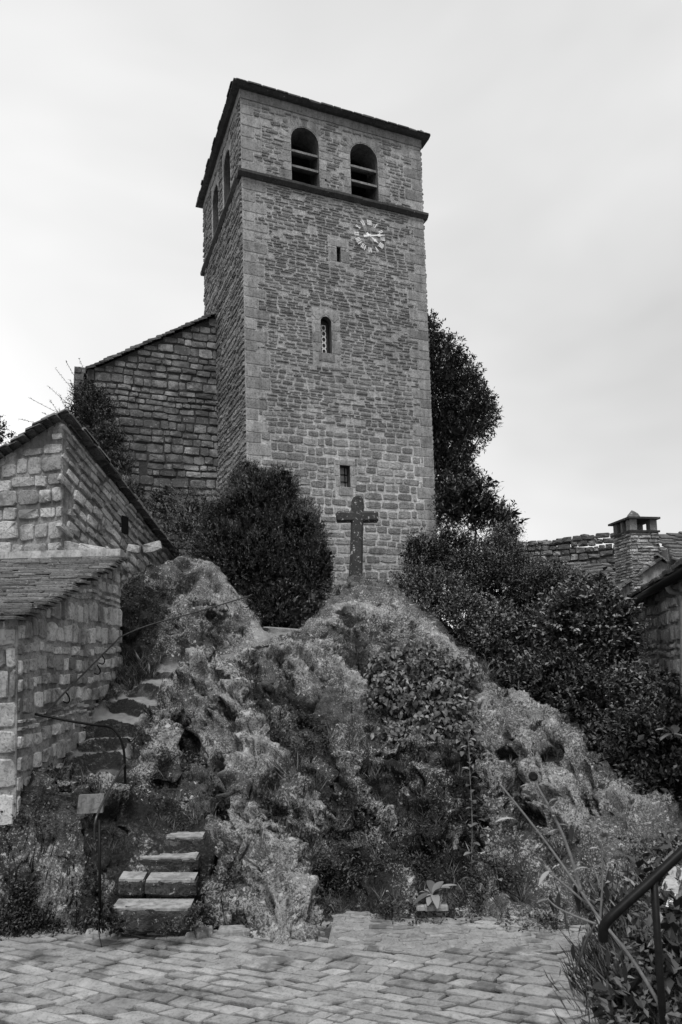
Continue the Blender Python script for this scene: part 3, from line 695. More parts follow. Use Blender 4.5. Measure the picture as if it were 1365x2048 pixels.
def surround(x0, x1, z0, z1, jw, lint, sill, arch=False):
    hh = z1 - z0
    for side in (-1, 1):
        z = z0; k = 0
        while z < z1 - (0.25 if arch else 0) - 0.03:
            h = min(r.uniform(.30, .45), z1 - (0.25 if arch else 0) - z); w_ = jw * (1.5 if (k + (side > 0)) % 2 else 1.0)
            uc = x0 - w_ / 2 if side < 0 else x1 + w_ / 2
            S2.append((A + u * uc + Zv * (z + h / 2), u, Zv, nf, w_ - 0.012, h - 0.012, 0.014)); z += h; k += 1
    if not arch: S2.append((A + u * (x0 + x1) / 2 + Zv * (z1 + lint / 2), u, Zv, nf, x1 - x0 + jw * 2.2, lint - .012, 0.016))
    S2.append((A + u * (x0 + x1) / 2 + Zv * (z0 - sill / 2), u, Zv, nf, x1 - x0 + jw * 0.9, sill - .012, 0.02))
surround(slit[0], slit[1], slit[2], slit[3], 0.20, 0.24, 0.16); surround(lw[0], lw[1], lw[2], lw[3], 0.15, 0.17, 0.28); surround(win[0], win[1], win[2], win[3], 0.20, 0.2, 0.30, True)
rr = (win[1] - win[0]) / 2
for sgn in (-1, 1):
    an = math.pi / 2 + sgn * 0.75; c = A + u * ((win[0] + win[1]) / 2 + (rr + .15) * math.cos(an)) + Zv * (win[3] - rr + (rr + .15) * math.sin(an))
    S2.append((c, (u * -math.sin(an) + Zv * math.cos(an)), u * math.cos(an) + Zv * math.sin(an), nf, 0.42, 0.27, 0.013))
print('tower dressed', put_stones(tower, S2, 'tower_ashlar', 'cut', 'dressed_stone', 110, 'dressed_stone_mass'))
# left and other faces
S3 = []
for base, dd, nn, L, seed in ((A, nb, nl, DEP, 41), (A + u * TW, nb, u, DEP, 43)):
    r = random.Random(seed); r2 = r
    bl = [(a_ - 0.2, b_ + 0.2, zsill - .1, ztop + .25) for a_, b_ in LW] if nn is nl else []
    for z0, z1 in ((ZB + .5, ZS - .13), (ZS + .06, ZC - .32)):
        for it in layout(L, z0, z1, lambda z: r2.choice((.12, .16, .2)), lambda z: 0.36, 0.03, 0.03, bl, None, r2, jit=.25, top=lambda uu, z1=z1: z1):
            S3.append((base + dd * it[0] + Zv * it[1], dd, Zv, nn, it[2], it[3], r.uniform(.03, .07)))
put_stones(tower, S3, 'tower_stone', 'rough', 'side_stone', 0, 'side_rubble_mass')
for a_, b_ in LW:
    S4 = []; rr = (b_ - a_) / 2; zc = ztop - rr
    for k in range(9):
        an = math.pi * (k + .5) / 9
        S4.append((A + nb * ((a_ + b_) / 2 + (rr + .15) * math.cos(an)) + Zv * (zc + (rr + .15) * math.sin(an)), nb * -math.sin(an) + Zv * math.cos(an), nb * math.cos(an) + Zv * math.sin(an), nl, math.pi * (rr + .15) / 9 - .02, .28, .02))
    put_stones(tower, S4, 'tower_ashlar', 'cut', 'arch_stone', 0, 'arch_stone_mass')
# string course, frieze, eaves
def band(z0, z1, outs, name, mat, seg, prof=None):
    rr_ = random.Random(77)
    Pc = [A - u * outs - nb * outs, A + u * (TW + outs) - nb * outs, A + u * (TW + outs) + nb * (DEP + outs), A - u * outs + nb * (DEP + outs)]
    for k in range(4):
        a_, b_ = Pc[k], Pc[(k + 1) % 4]; d_ = (b_ - a_); L = d_.length; d_.normalize(); inn = Vector((-d_.y, d_.x, 0)); x = 0
        while x < L:
            l = min(seg * rr_.uniform(.75, 1.25), L - x)
            if L - x - l < seg * 0.4: l = L - x
            j = rr_.uniform(-.006, .006); dz = rr_.uniform(-.008, .008)
            lo = outs + 0.15
            pts = prof or [(0, 0), (0, 1)]
            e0, e1 = (outs + 0.1 if x == 0 and k % 2 else 0), (outs + .1 if abs(x + l - L) < 1e-6 and k % 2 else 0)
            if k % 2 == 1: pass
            s0, s1 = x + e0 * 0, x + l
            if k % 2 == 1:   # butt between the long sides
                s0 = max(s0, lo); s1 = min(s1, L - lo)
                if s1 <= s0: x += l; continue
            cs = [(j, z0 + dz)] if not prof else []
            poly2 = prof if prof else [(0, 0), (0, 1), (lo, 1), (lo, 0)]
            pp = [a_ + d_ * (s0 + .003) + inn * (q[0] * (1 if prof else 1) + j) + Zv * (z0 + dz + q[1] * (z1 - z0)) for q in poly2]
            MB().prism(pp, d_ * (s1 - s0 - .006)).build(name, M[mat], tower)
            x += l
    return
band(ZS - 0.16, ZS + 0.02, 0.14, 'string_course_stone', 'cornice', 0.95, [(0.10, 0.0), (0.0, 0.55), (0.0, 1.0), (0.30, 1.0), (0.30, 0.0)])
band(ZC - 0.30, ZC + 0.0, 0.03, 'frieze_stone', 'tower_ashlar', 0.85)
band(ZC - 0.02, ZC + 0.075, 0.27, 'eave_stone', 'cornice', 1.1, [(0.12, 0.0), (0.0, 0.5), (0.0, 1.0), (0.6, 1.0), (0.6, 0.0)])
# low pyramid roof of stone slabs
rf = MB(); e_ = 0.25; pk = A + u * TW / 2 + nb * DEP / 2 + Zv * (ZC + 1.3)
cs_ = [A - u * e_ - nb * e_ + Zv * (ZC + .08), A + u * (TW + e_) - nb * e_ + Zv * (ZC + .08), A + u * (TW + e_) + nb * (DEP + e_) + Zv * (ZC + .08), A - u * e_ + nb * (DEP + e_) + Zv * (ZC + .08)]
rf.add(cs_ + [pk], [(0, 1, 4), (1, 2, 4), (2, 3, 4), (3, 0, 4), (3, 2, 1, 0)]); roof_o = rf.build('tower_roof', M['cornice_top'], tower)
r = random.Random(9)
for k in range(4):
    a_, b_ = cs_[k], cs_[(k + 1) % 4]; d_ = (b_ - a_); L = d_.length; d_.normalize(); inn = Vector((-d_.y, d_.x, 0)); sl = (inn * 3.2 + Zv * 1.3).normalized(); nn = d_.cross(sl).normalized()
    if nn.z < 0: nn = -nn
    ss = []
    for row in range(9):
        off = row * 0.36; x = off * 0.98 + .05
        while x < L - off * 0.98 - .12:
            wd = min(r.uniform(.25, .5), L - off * .98 - x)
            ss.append((a_ + d_ * (x + wd / 2) + sl * (off + .16 + r.uniform(-.03, .03)) + nn * (0.0 + .010 * (row % 2)), d_, sl, nn, wd, .42, r.uniform(.015, .03))); x += wd
    put_stones(roof_o, ss, 'slab', 'cut', 'roof_slab', 60 if k == 0 else 0, 'roof_slab_mass')
# belfry louvre slabs
for a_, b_ in FO:
    for fz in (0.34, 0.60):
        z = zsill + (ztop - zsill) * fz
        MB().prism([A + u * (a_ + .002) + nb * (0.10) + Zv * (z - .03), A + u * (a_ + .002) + nb * 0.10 + Zv * (z + .045), A + u * (a_ + .002) + nb * 0.62 + Zv * (z + .30), A + u * (a_ + .002) + nb * .62 + Zv * (z + .22)], u * (b_ - a_ - .004)).build('louvre_slab', M['tower_ashlar'], tower)
for a_, b_ in LW:
    for fz in (0.34, 0.60):
        z = zsill + (ztop - zsill) * fz
        MB().prism([A + nb * (a_ + .002) + u * .35 + Zv * (z - .03), A + nb * (a_ + .002) + u * .35 + Zv * (z + .045), A + nb * (a_ + .002) + u * .62 + Zv * (z + .30), A + nb * (a_ + .002) + u * .62 + Zv * (z + .22)], nb * (b_ - a_ - .004)).build('louvre_slab', M['tower_ashlar'], tower)
# slit back, windows
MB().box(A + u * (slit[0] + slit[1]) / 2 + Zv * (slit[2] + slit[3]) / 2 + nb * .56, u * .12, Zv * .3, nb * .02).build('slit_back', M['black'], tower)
wf = link('arched_window', None, tower); wf.matrix_basis = Matrix.Translation(A + u * (win[0] + win[1]) / 2 + Zv * win[2] + nb * .27)
def wpart(parent, mb, name, mat): return link_sub(name, mb.mesh(name, M[mat]), parent)
def link_sub(name, me, parent):
    o = bpy.data.objects.new(name, me); COL.objects.link(o); o.parent = parent
    o.matrix_parent_inverse = (parent.matrix_parent_inverse.copy()).inverted() if False else Matrix()
    return o
bpy.data.objects.remove(wf)
def arch_win():
    cxu = (win[0] + win[1]) / 2; hw = (win[1] - win[0]) / 2; H = win[3] - win[2]
    g = MB(); g.prism([A + u * a_ + Zv * b_ + nb * .25 for a_, b_ in arch_pts(*win)], nb * .02); g.build('leaded_glass', M['glass'], tower)
    f_ = MB(); pts = arch_pts(win[0] + .015, win[1] - .015, win[2] + .01, win[3] - .015, 14)
    f_.tube([A + u * a_ + Zv * b_ + nb * .225 for a_, b_ in pts + pts[:1]], .02, 6, False); f_.build('window_frame', M['iron'], tower)
    sw = hw * 0.42; zlo = win[2] + .05; zhi = win[3] - hw * .95; n = 5; hh = (zhi - zlo) / n
    for k in range(n):     # strip of pale ovals, dark in the middle, diamonds between
        zc = zlo + hh * (k + .5); m = MB(); ov = []; K = 14
        sq = [(-sw, -hh / 2), (sw, -hh / 2), (sw, hh / 2), (-sw, hh / 2)]
        base = A + u * cxu + nb * .235
        ring = [(sw * .72 * math.cos(2 * math.pi * i / K), hh * .36 * math.sin(2 * math.pi * i / K)) for i in range(K)]
        outer = []
        for i in range(K):
            c_, s_ = math.cos(2 * math.pi * i / K), math.sin(2 * math.pi * i / K); k2 = 1 / max(abs(c_), abs(s_)); outer.append((sw * c_ * k2, (hh / 2 - .006) * s_ * k2))
        vs = [base + u * a_ + Zv * (zc + b_) for a_, b_ in outer] + [base + u * a_ + Zv * (zc + b_) for a_, b_ in ring]
        vs += [v_ + nb * .012 for v_ in vs]
        fs = []
        for i in range(K):
            j = (i + 1) % K
            fs += [(i, j, K + j, K + i), (2 * K + i, 3 * K + i, 3 * K + j, 2 * K + j), (K + i, K + j, 3 * K + j, 3 * K + i), (i, 2 * K + i, 2 * K + j, j)]
        m.add(vs, fs).build('window_tracery', M['white'], tower)
arch_win()
g = MB(); g.box(A + u * (lw[0] + lw[1]) / 2 + Zv * (lw[2] + lw[3]) / 2 + nb * .30, u * (lw[1] - lw[0]) / 2, Zv * (lw[3] - lw[2]) / 2, nb * .01); g.build('small_window_pane', M['pale_glass'], tower)
for k in (1, 2): MB().box(A + u * (lw[0] + lw[1]) / 2 + Zv * (lw[2] + (lw[3] - lw[2]) * k / 3) + nb * .27, u * (lw[1] - lw[0]) / 2, Zv * .012, nb * .012).build('window_bar', M['iron'], tower)
MB().box(A + u * ((lw[0] + lw[1]) / 2 + .1) + Zv * (lw[2] + lw[3]) / 2 + nb * .265, u * .012, Zv * (lw[3] - lw[2]) / 2, nb * .012).build('window_bar', M['iron'], tower)
# CLOCK
ck = on_front(738, 475); CR = (on_front(767, 483)[0] - on_front(709, 466)[0]) / 2
clock = thing('wall_clock', 'white roman numerals and two white hands of the clock set straight on the tower wall', 'clock', A + u * ck[0] + Zv * ck[1] + nf * .05)
def strip(mb, p0, p1, w0, w1, lift=0.02):
    d_ = (p1[0] - p0[0], p1[1] - p0[1]); L = math.hypot(*d_); nx, ny = -d_[1] / L, d_[0] / L
    q = [(p0[0] + nx * w0, p0[1] + ny * w0), (p0[0] - nx * w0, p0[1] - ny * w0), (p1[0] - nx * w1, p1[1] - ny * w1), (p1[0] + nx * w1, p1[1] + ny * w1)]
    mb.prism([A + u * (ck[0] + a_) + Zv * (ck[1] + b_) + nf * (.05 + lift) for a_, b_ in q], nf * .012)
NUM = ['XII', 'I', 'II', 'III', 'IIII', 'V', 'VI', 'VII', 'VIII', 'IX', 'X', 'XI']
for k, tx in enumerate(NUM):
    th_ = math.pi / 2 - k * math.pi / 6; er = (math.cos(th_), math.sin(th_)); et = (math.sin(th_), -math.cos(th_))
    adv = {'I': .045, 'V': .082, 'X': .082}; tot_ = sum(adv[c] for c in tx); x = -tot_ / 2; m = MB(); r0, r1 = CR * .73, CR * 1.06
    def pt(xx, rr): return (er[0] * rr + et[0] * xx, er[1] * rr + et[1] * xx)
    for i_, c in enumerate(tx):
        a_ = adv[c]; xm = x + a_ / 2; lf = .02 + .0006 * i_
        if c == 'I': strip(m, pt(xm, r0), pt(xm, r1), .012, .012, lf)
        elif c == 'V': strip(m, pt(xm, r0), pt(xm - a_ * .36, r1), .0115, .0115, lf); strip(m, pt(xm, r0), pt(xm + a_ * .36, r1), .006, .006, lf + .003)
        else: strip(m, pt(xm + a_ * .36, r0), pt(xm - a_ * .36, r1), .0115, .0115, lf); strip(m, pt(xm - a_ * .36, r0), pt(xm + a_ * .36, r1), .006, .006, lf + .003)
        x += a_
    m.build('numeral', M['white'], clock)
def clock_hand(px, py, L0, wdt, name, lift):
    e1 = on_front(px, py); d_ = Vector((e1[0] - ck[0], e1[1] - ck[1])); Lh = d_.length; d_.normalize(); m = MB()
    q = lambda t, s_=0: (d_.x * t * Lh - d_.y * s_, d_.y * t * Lh + d_.x * s_)
    strip(m, q(-L0), q(-.02), wdt * 1.9, wdt * 1.0, lift); strip(m, q(-.02), q(.62), wdt * 1.1, wdt * .9, lift); strip(m, q(.50), q(.68), wdt * 2.0, wdt * 2.0, lift + .002); strip(m, q(.66), q(1.0), wdt * 1.1, wdt * .25, lift + .001)
    m.build(name, M['white'], clock)
clock_hand(768, 474, .42, .021, 'minute_hand', .055); clock_hand(755, 490, .38, .024, 'hour_hand', .04)
MB().tube([A + u * ck[0] + Zv * ck[1] + nf * .04, A + u * ck[0] + Zv * ck[1] + nf * .13], .045, 12).build('clock_hub', M['white'], clock)
for qx, qz in ((652, 361), (650, 391)):
    a_ = on_front(qx, qz); MB().box(A + u * a_[0] + Zv * a_[1] + nf * .012, u * .035, Zv * .035, nf * .006).build('putlog_hole', M['black'], tower)

# ------------------------------------------------------------------ walls of other buildings
def wall_face(parent, base, du_, L, z0, zt0, zt1, nn, hf, wfn, mat, seed, limit, blocks=(), gap=.02, depth=(.02, .05), slope=False, style='rough', jit=.2, wav=.02, name='stone', q=None, inset=0.0):
    """face from base along du_; top height goes zt0 -> zt1; stones follow the slope when slope=True"""
    rr = random.Random(seed); k = (zt1 - zt0) / L; out_ = []
    if slope:
        f_ = Vector((du_.x, du_.y, k)).normalized(); g_ = nn.cross(f_); g_ = g_ if g_.z > 0 else -g_; Ls = L * math.sqrt(1 + k * k)
        H = (zt0 - z0)
        lay = layout(Ls + H * abs(k), -H * 1.0, 0, hf, wfn, gap, wav, blocks, None, rr, jit=jit, top=lambda a_: 0)
        org = Vector((base.x, base.y, zt0))
        for uc, zc, w_, h_ in lay:
            c = org + f_ * (uc - H * abs(k) * (1 if k < 0 else 0) * 0) + g_ * zc
            t = (c - base).dot(du_)
            if t - w_ / 2 < -0.02 or t + w_ / 2 > L + .02 or c.z < z0: 
                if t < w_ * .2 or t > L - w_ * .2 or c.z < z0: continue
            out_.append((c, f_, g_, nn, w_, h_, rr.uniform(*depth)))
    else:
        ends = (lambda z: (qwidth(q, z), 0)) if q else None
        for uc, zc, w_, h_ in layout(L, z0, max(zt0, zt1), hf, wfn, gap, wav, blocks, ends, rr, jit=jit, top=lambda a_: zt0 + k * a_ - inset):
            rot = rr.gauss(0, .02); out_.append((Vector((base.x, base.y, 0)) + du_ * uc + Zv * zc, (du_ + Zv * rot).normalized(), (Zv - du_ * rot).normalized(), nn, w_, h_, rr.uniform(*depth)))
    return put_stones(parent, out_, mat, style, name, limit)
def slab_roof(parent, e0, e1, up, rows, expo, wmin, wmax, thick, seed, limit=200, mat='slab', ov=.04, name='roof_slab', tilt=.22):
    """e0->e1 eave line, up = vector from eave to ridge"""
    rr = random.Random(seed); d_ = e1 - e0; L = d_.length; d_.normalize(); sl = up.normalized(); nn = d_.cross(sl).normalized(); nn = nn if nn.z > 0 else -nn
    ss = []; n = int(up.length / expo)
    for row in range(n + 1):
        x = -ov - rr.uniform(0, .1)
        while x < L + ov - .08:
            wd = rr.uniform(wmin, wmax)
            if x + wd > L + ov + .06: wd = L + ov - x + rr.uniform(-.03, .06)
            hh = expo * rr.uniform(1.7, 2.1)
            n2 = (nn - sl * (-tilt) * 1.0).normalized(); n2 = (nn + sl * 0 - sl * tilt * -1).normalized()
            sl2 = (sl - nn * tilt).normalized(); n3 = d_.cross(sl2).normalized(); n3 = n3 if n3.z > 0 else -n3
            c = e0 + d_ * (x + wd / 2) + sl * (row * expo + hh * .5 - expo * .5 + rr.uniform(-.04, .04)) + nn * (thick * 1.6 + rr.uniform(-.4, .4) * thick)
            ss.append((c, d_, sl2, n3, wd - .01, hh, thick * rr.uniform(.7, 1.25) / 1.0)); x += wd
    return put_stones(parent, ss, mat, 'cut', name, limit)

# NAVE (adjoining church wall)
ta = 3.95; NR = A + nb * ta; NL = NR - u * 4.15
zNL, zNR = P(190, 738, NL.y).z, P(440, 632, NR.y).z
nave = thing('church_nave', 'dark weathered stone church wall with sloping slab roof left of the tower', 'church', (NL + NR) / 2 + Zv * 3)
LV = 4.15
bd = MB(); bd.prism([NL + Zv * 3, NR + Zv * 3 + u * -.003, Vector((NR.x, NR.y, zNR)) - u * .003, Vector((NL.x, NL.y, zNL))], nb * 9); bd.build('nave_wall', M['nave_mortar'], nave)
print('nave', wall_face(nave, NL, u, LV, 3, zNL, zNR, nf, lambda z: random.choice((.22, .28, .32)), lambda z: .42, 'nave_stone', 51, 290, gap=.022, depth=(.01, .06), jit=.22, inset=.05, blocks=[(1.45, 1.7, EYE + 6.45, EYE + 6.65)]))
up = nb * 9.2
ss = []; r = random.Random(8)
f_ = (u * LV + Zv * (zNR - zNL)).normalized(); g_ = f_.cross(nb); g_ = g_ if g_.z > 0 else -g_
for row in range(int(math.hypot(LV, zNR - zNL) / .17) + 2):
    x = -.16
    while x < 9:
        wd = r.uniform(.35, .7); f2 = (f_ - g_ * .16).normalized(); g2 = (g_ + f_ * .16).normalized()
        ss.append((Vector((NL.x, NL.y, zNL)) + f_ * (row * .17 - .12 + r.uniform(-.03, .03)) + nb * (x + wd / 2) + g_ * (.085 + r.uniform(-.012, .012)), nb, f2, g2, wd, .34, r.uniform(.03, .055))); x += wd
print('nave roof', put_stones(nave, ss, 'slab', 'cut', 'roof_slab', 40))
MB().box(Vector((NL.x, NL.y, zNL - .22)) - u * .11 + nb * 4.5, u * .105, Zv * .18, nb * 4.55).build('eave_board', M['cornice'], nave)
# block behind the nave corner
bb = P(159, 745, 25.5); butt = thing('stone_buttress', 'square stone pier rising behind the bush at the left end of the church wall', 'pier', (bb.x, bb.y, 3))
bb = P(168, 748, 24.6)
MB().box((bb.x, bb.y, (bb.z + 3) / 2), u * .33, Zv * (bb.z - 3) / 2, nb * .6).build('pier_block', M['nave_stone'], butt)
wall_face(butt, bb - u * .33 - nb * .6, u, .66, 8, bb.z, bb.z, nf, lambda z: .3, lambda z: .45, 'nave_stone', 3, 20)

# HOUSE with the steep descending side wall
K0 = P(126, 838, 13.4); K1 = P(350, 1120, 18.5)
sdv = Vector((K1.x - K0.x, K1.y - K0.y, 0)); SL = sdv.length; sdv.normalize(); fdv = Vector((-sdv.y, sdv.x, 0)); nS = -fdv; nS = Vector((sdv.y, -sdv.x, 0))
house = thing('stone_house', 'old stone house at the left edge with a long descending side wall', 'house', (K0.x - 2, K0.y + 3, 2))
slp = math.tan(math.radians(27)); HW = 4.5
b0 = Vector((K0.x, K0.y, 0)); lf = b0 + fdv * HW
m = MB(); vs = [b0 + Zv * 1.5, b0 + Zv * K0.z, lf + Zv * (K0.z - HW * slp), lf + Zv * 1.5]
b1 = Vector((K1.x, K1.y, 0)); lf1 = b1 + fdv * HW
vs += [b1 + Zv * 1.5, b1 + Zv * K1.z, lf1 + Zv * (K1.z - HW * slp), lf1 + Zv * 1.5]
m.add(vs, [(0, 1, 2, 3), (4, 7, 6, 5), (0, 4, 5, 1), (1, 5, 6, 2), (2, 6, 7, 3), (0, 3, 7, 4)]); m.build('house_wall', M['house_mortar'], house)
nF = -sdv
print('house facade', wall_face(house, b0, fdv, HW, 3.5, K0.z, K0.z - HW * slp, nF, lambda z: .34, lambda z: .46, 'house_stone', 61, 90, gap=.03, depth=(.02, .06), jit=.22, wav=.04, inset=.22))
print('house side', wall_face(house, b0, sdv, SL, 2.2, K0.z, K1.z, nS, lambda z: random.choice((.15, .2, .26)), lambda z: .40, 'house_stone', 62, 200, gap=.03, depth=(.02, .06), slope=True, jit=.3, wav=.05))
MB().box((b0 + sdv * 2.35) + Zv * (P(196, 1050, 15.6).z) + nS * .075, sdv * .14, Zv * .2, nS * .012).build('vent_opening', M['black'], house)
# roof: plane through the two verges
e0 = lf + Zv * (K0.z - HW * slp) - sdv * .12; e1 = lf1 + Zv * (K1.z - HW * slp)
upv = (b0 + Zv * K0.z) - (lf + Zv * (K0.z - HW * slp))
print('house roof', slab_roof(house, e0, e1, upv * 1.02, 0, .20, .35, .65, .035, 65, 60, ov=.06))
# thin dark verge slabs along the top of the side wall
ss = []; x = -.1; r = random.Random(5); f_ = Vector((sdv.x * SL, sdv.y * SL, K1.z - K0.z)).normalized(); g_ = nS.cross(f_); g_ = g_ if g_.z > 0 else -g_
while x < math.hypot(SL, K1.z - K0.z):
    wd = r.uniform(.3, .55); ss.append((b0 + Zv * K0.z + f_ * (x + wd / 2) + g_ * .05 + nS * .03, f_, nS, g_, wd - .01, .40, .03)); x += wd
put_stones(house, ss, 'slab', 'cut', 'verge_slab', 60)

# SHED at the lower left
S0 = P(36, 1236, 8.75); S1p = P(240, 1117, 13.1)
sh = thing('stone_shed', 'low rubble shed with a mossy stone slab roof beside the rock path', 'shed', (S0.x - 1.5, S0.y + 2, 0.5))
sv = Vector((S1p.x - S0.x, S1p.y - S0.y, 0)); L = sv.length; sv.normalize(); sl_ = Vector((-sv.y, sv.x, 0)); nR = Vector((sv.y, -sv.x, 0)); SWD = 4.0
c0 = Vector((S0.x, S0.y, 0)); c1 = Vector((S1p.x, S1p.y, 0))
m = MB(); vs = [c0 + Zv * -.2, c0 + Zv * S0.z, c0 + sl_ * SWD + Zv * S0.z, c0 + sl_ * SWD - Zv * .2, c1 - Zv * .2, c1 + Zv * S1p.z, c1 + sl_ * SWD + Zv * S1p.z, c1 + sl_ * SWD - Zv * .2]
m.add(vs, [(0, 1, 2, 3), (4, 7, 6, 5), (0, 4, 5, 1), (1, 5, 6, 2), (2, 6, 7, 3), (0, 3, 7, 4)]); m.build('shed_wall', M['shed_mortar'], sh)
print('shed side', wall_face(sh, c0, sv, L, .6, S0.z, S1p.z, nR, lambda z: random.choice((.11, .17, .24, .32)), lambda z: .25, 'shed_stone', 71, 280, gap=.035, depth=(.02, .06), jit=.3, wav=.03, inset=.10))
print('shed front', wall_face(sh, c0 + sl_ * 2.0, -sl_, 2.0, .4, S0.z, S0.z, -sv, lambda z: .36, lambda z: .5, 'shed_stone', 72, 40, gap=.025, depth=(.02, .05), jit=.1, inset=.12))
upv = S1p - S0
print('shed roof', slab_roof(sh, S0 + sl_ * SWD - sv * .16 - Zv * .06, S0 - sl_ * .02 + nR * .10 - sv * .16 - Zv * .06, upv * 1.03, 0, .17, .25, .7, .023, 75, 240, ov=.05, tilt=.34))
MB().prism([S1p + sv * .02 + Zv * .06, S1p + sv * .3 + Zv * .06, S1p + sv * .3 + Zv * .20, S1p + sv * .06 + Zv * .20], sl_ * SWD).build('ridge_mortar', M['render'], sh)
for (px, py, d, a_, b_) in ((138, 1096, 13.5, .30, .17), (185, 1099, 13.5, .34, .12), (305, 1094, 14.5, .24, .14), (268, 1098, 14.4, .16, .12)):
    c = P(px, py, d); o = variant_mesh('rough', int(px) % 20, 'house_stone', 'loose_slab')
    ob = link('loose_slab', o, None, label={138: 'pointed grey slab leaning on the shed roof ridge', 185: 'long flat slab lying along the shed roof ridge beside the pointed one', 305: 'tilted square slab on top of the rock beside the side wall end', 268: 'small dark slab just left of the tilted square one'}[px], category='stone slab', group='loose slabs by the shed ridge')
    ob.matrix_basis = Matrix.Translation(c) @ Matrix.Rotation(.2 if px != 305 else -.25, 4, 'Y') @ Matrix.Diagonal((a_ * 1.7, .04, b_ * 1.5, 1))

# ------------------------------------------------------------------ STONE CROSS
cr = P(712, 1148, 16.75); ctop = P(716, 993, 16.75)
cross = thing('stone_cross', 'lichen spotted grey stone cross standing on top of the rock', 'cross', cr)
hgt = ctop.z - cr.z; cu = Vector((math.cos(.12), math.sin(.12), 0)); cn = Vector((-cu.y, cu.x, 0))
lean = (ctop - cr).normalized() * 1.0; lean = (Vector((ctop.x - cr.x, 0, hgt))).normalized()
def octo(w_, d_, ch):
    return [(-w_ + ch, -d_), (w_ - ch, -d_), (w_, -d_ + ch), (w_, d_ - ch), (w_ - ch, d_), (-w_ + ch, d_), (-w_, d_ - ch), (-w_, -d_ + ch)]
def loft(sections, name, parent, mat):
    m = MB(); n = len(sections[0]); m.v = [tuple(p) for s_ in sections for p in s_]
    for i in range(len(sections) - 1):
        for j in range(n): m.f.append([i * n + j, i * n + (j + 1) % n, (i + 1) * n + (j + 1) % n, (i + 1) * n + j])
    m.f.append(list(range(n))[::-1]); m.f.append([(len(sections) - 1) * n + j for j in range(n)])
    return m.build(name, M[mat], parent)
rr = random.Random(2); sec = []
for t, w_ in ((-.12, .165), (0.0, .16), (.25, .152), (.5, .148), (.7, .145), (.85, .145), (.95, .14), (.985, .115), (1.0, .07)):
    c = cr + lean * (hgt * t); j = lambda: rr.uniform(-.005, .005)
    sec.append([c + cu * (a_ + j()) + cn * (b_ + j()) for a_, b_ in octo(w_, .12, .055)])
loft(sec, 'shaft', cross, 'cross')
zc_ = hgt * .735; La = .515
for sgn in (-1, 1):
    sec = []
    for t, ww in ((.12, 1.0), (.35, 1.0), (.62, 1.0), (.86, 1.0), (.95, .98), (1.0, .72)):
        c = cr + lean * zc_ + cu * (sgn * La * t); sec.append([c + Zv * (a_ * ww + rr.uniform(-.004, .004)) + cn * b_ * ww for a_, b_ in octo(.135, .115, .05)])
    if sgn > 0: sec = [s_[::-1] for s_ in sec]
    loft(sec, 'arm', cross, 'cross')

# ------------------------------------------------------------------ LOWER STONE STEPS
def rock_block(c, su, sv_, sw, seed, nseg=5, amp=.10):
    """irregular rounded block: axes su (width), sv_ (depth), sw (height) half vectors"""
    rr_ = random.Random(seed); m = MB(); n = 12; secs = []
    for i in range(nseg + 1):
        t = -1 + 2 * i / nseg; e = .86 if i in (0, nseg) else 1.0; ring = []
        for k in range(n):
            an = 2 * math.pi * (k + .5) / n; cy, cz = math.cos(an), math.sin(an)
            y = math.copysign(abs(cy) ** .35, cy); z = math.copysign(abs(cz) ** .35, cz)
            ring.append(c + su * t * (1 if abs(t) < 1 else 1) + sv_ * y * e * (1 + rr_.uniform(-amp, amp) * .6) + sw * z * e * (1 + rr_.uniform(-amp, amp)))
        secs.append(ring)
    m.v = [tuple(p) for s_ in secs for p in s_]
    for i in range(nseg):
        for j in range(n): m.f.append([i * n + j, i * n + (j + 1) % n, (i + 1) * n + (j + 1) % n, (i + 1) * n + j])
    m.f.append(list(range(n))[::-1]); m.f.append([nseg * n + j for j in range(n)])
    return m
M['step'] = stone_mat('step', 0.075, var=.15, pit=.7, lichen=.34, dark=.6, light=.36, fine=24, bump=1.0, bdist=.04)
s = NT('tread'); 
stairs = thing('stone_steps', 'short flight of worn stone steps rising from the paving into the rock', 'steps', P(300, 1850, 7.8))
steps = [((218, 325), 1820, 7.86, .27, .32), ((236, 288), 1762, 8.22, .19, .30), ((289, 392), 1763, 8.2, .18, .30), ((276, 396), 1718, 8.6, .15, .28), ((330, 408), 1676, 8.95, .14, .26)]
for k, ((x0, x1), y, d, hh, dd) in enumerate(steps):
    x1 = 385 if k == 0 else x1
    a_, b_ = P(x0, y, d), P(x1, y, d + (.03 if k else .05)); c = (a_ + b_) / 2; su = (b_ - a_) / 2; dpv = Vector((-su.y, su.x, 0)).normalized() * dd / 2
    if k == 1: a_ += Zv * .01
    rock_block(c + dpv - Zv * hh / 2, su, dpv, Zv * hh / 2 , 80 + k, 10, .15).build('step_block', M['step'], stairs)
    tp = MB(); nn = 10; vs = []
    for i in range(nn + 1):
        t = i / nn; q = a_ + (b_ - a_) * (.03 + .94 * t); w1 = .012 * math.sin(i * 2.3 + k); vs.append(q + dpv * (.10 + w1) + Zv * .012); vs.append(q + dpv * 1.9 + Zv * .018)
    tp.add(vs, [(2 * i, 2 * i + 2, 2 * i + 3, 2 * i + 1) for i in range(nn)]); me = tp.mesh('tread', M['render']); 
    me2 = MB(); me2.v = [tuple(v_) for v_ in vs] + [tuple(Vector(v_) - Zv * .03) for v_ in vs]
    n2 = len(vs); me2.f = [(2 * i, 2 * i + 2, 2 * i + 3, 2 * i + 1) for i in range(nn)] + [(n2 + 2 * i, n2 + 2 * i + 2, 2 * i + 2, 2 * i) for i in range(nn)]
    me2.build('tread', M['render'], stairs)
    if k in (1, 2, 3): rock_block(c + dpv * 1.2 - Zv * (hh + .04), su * .92, dpv * .8, Zv * .05, 90 + k, 6, .2).build('packing_stone', M['step'], stairs)
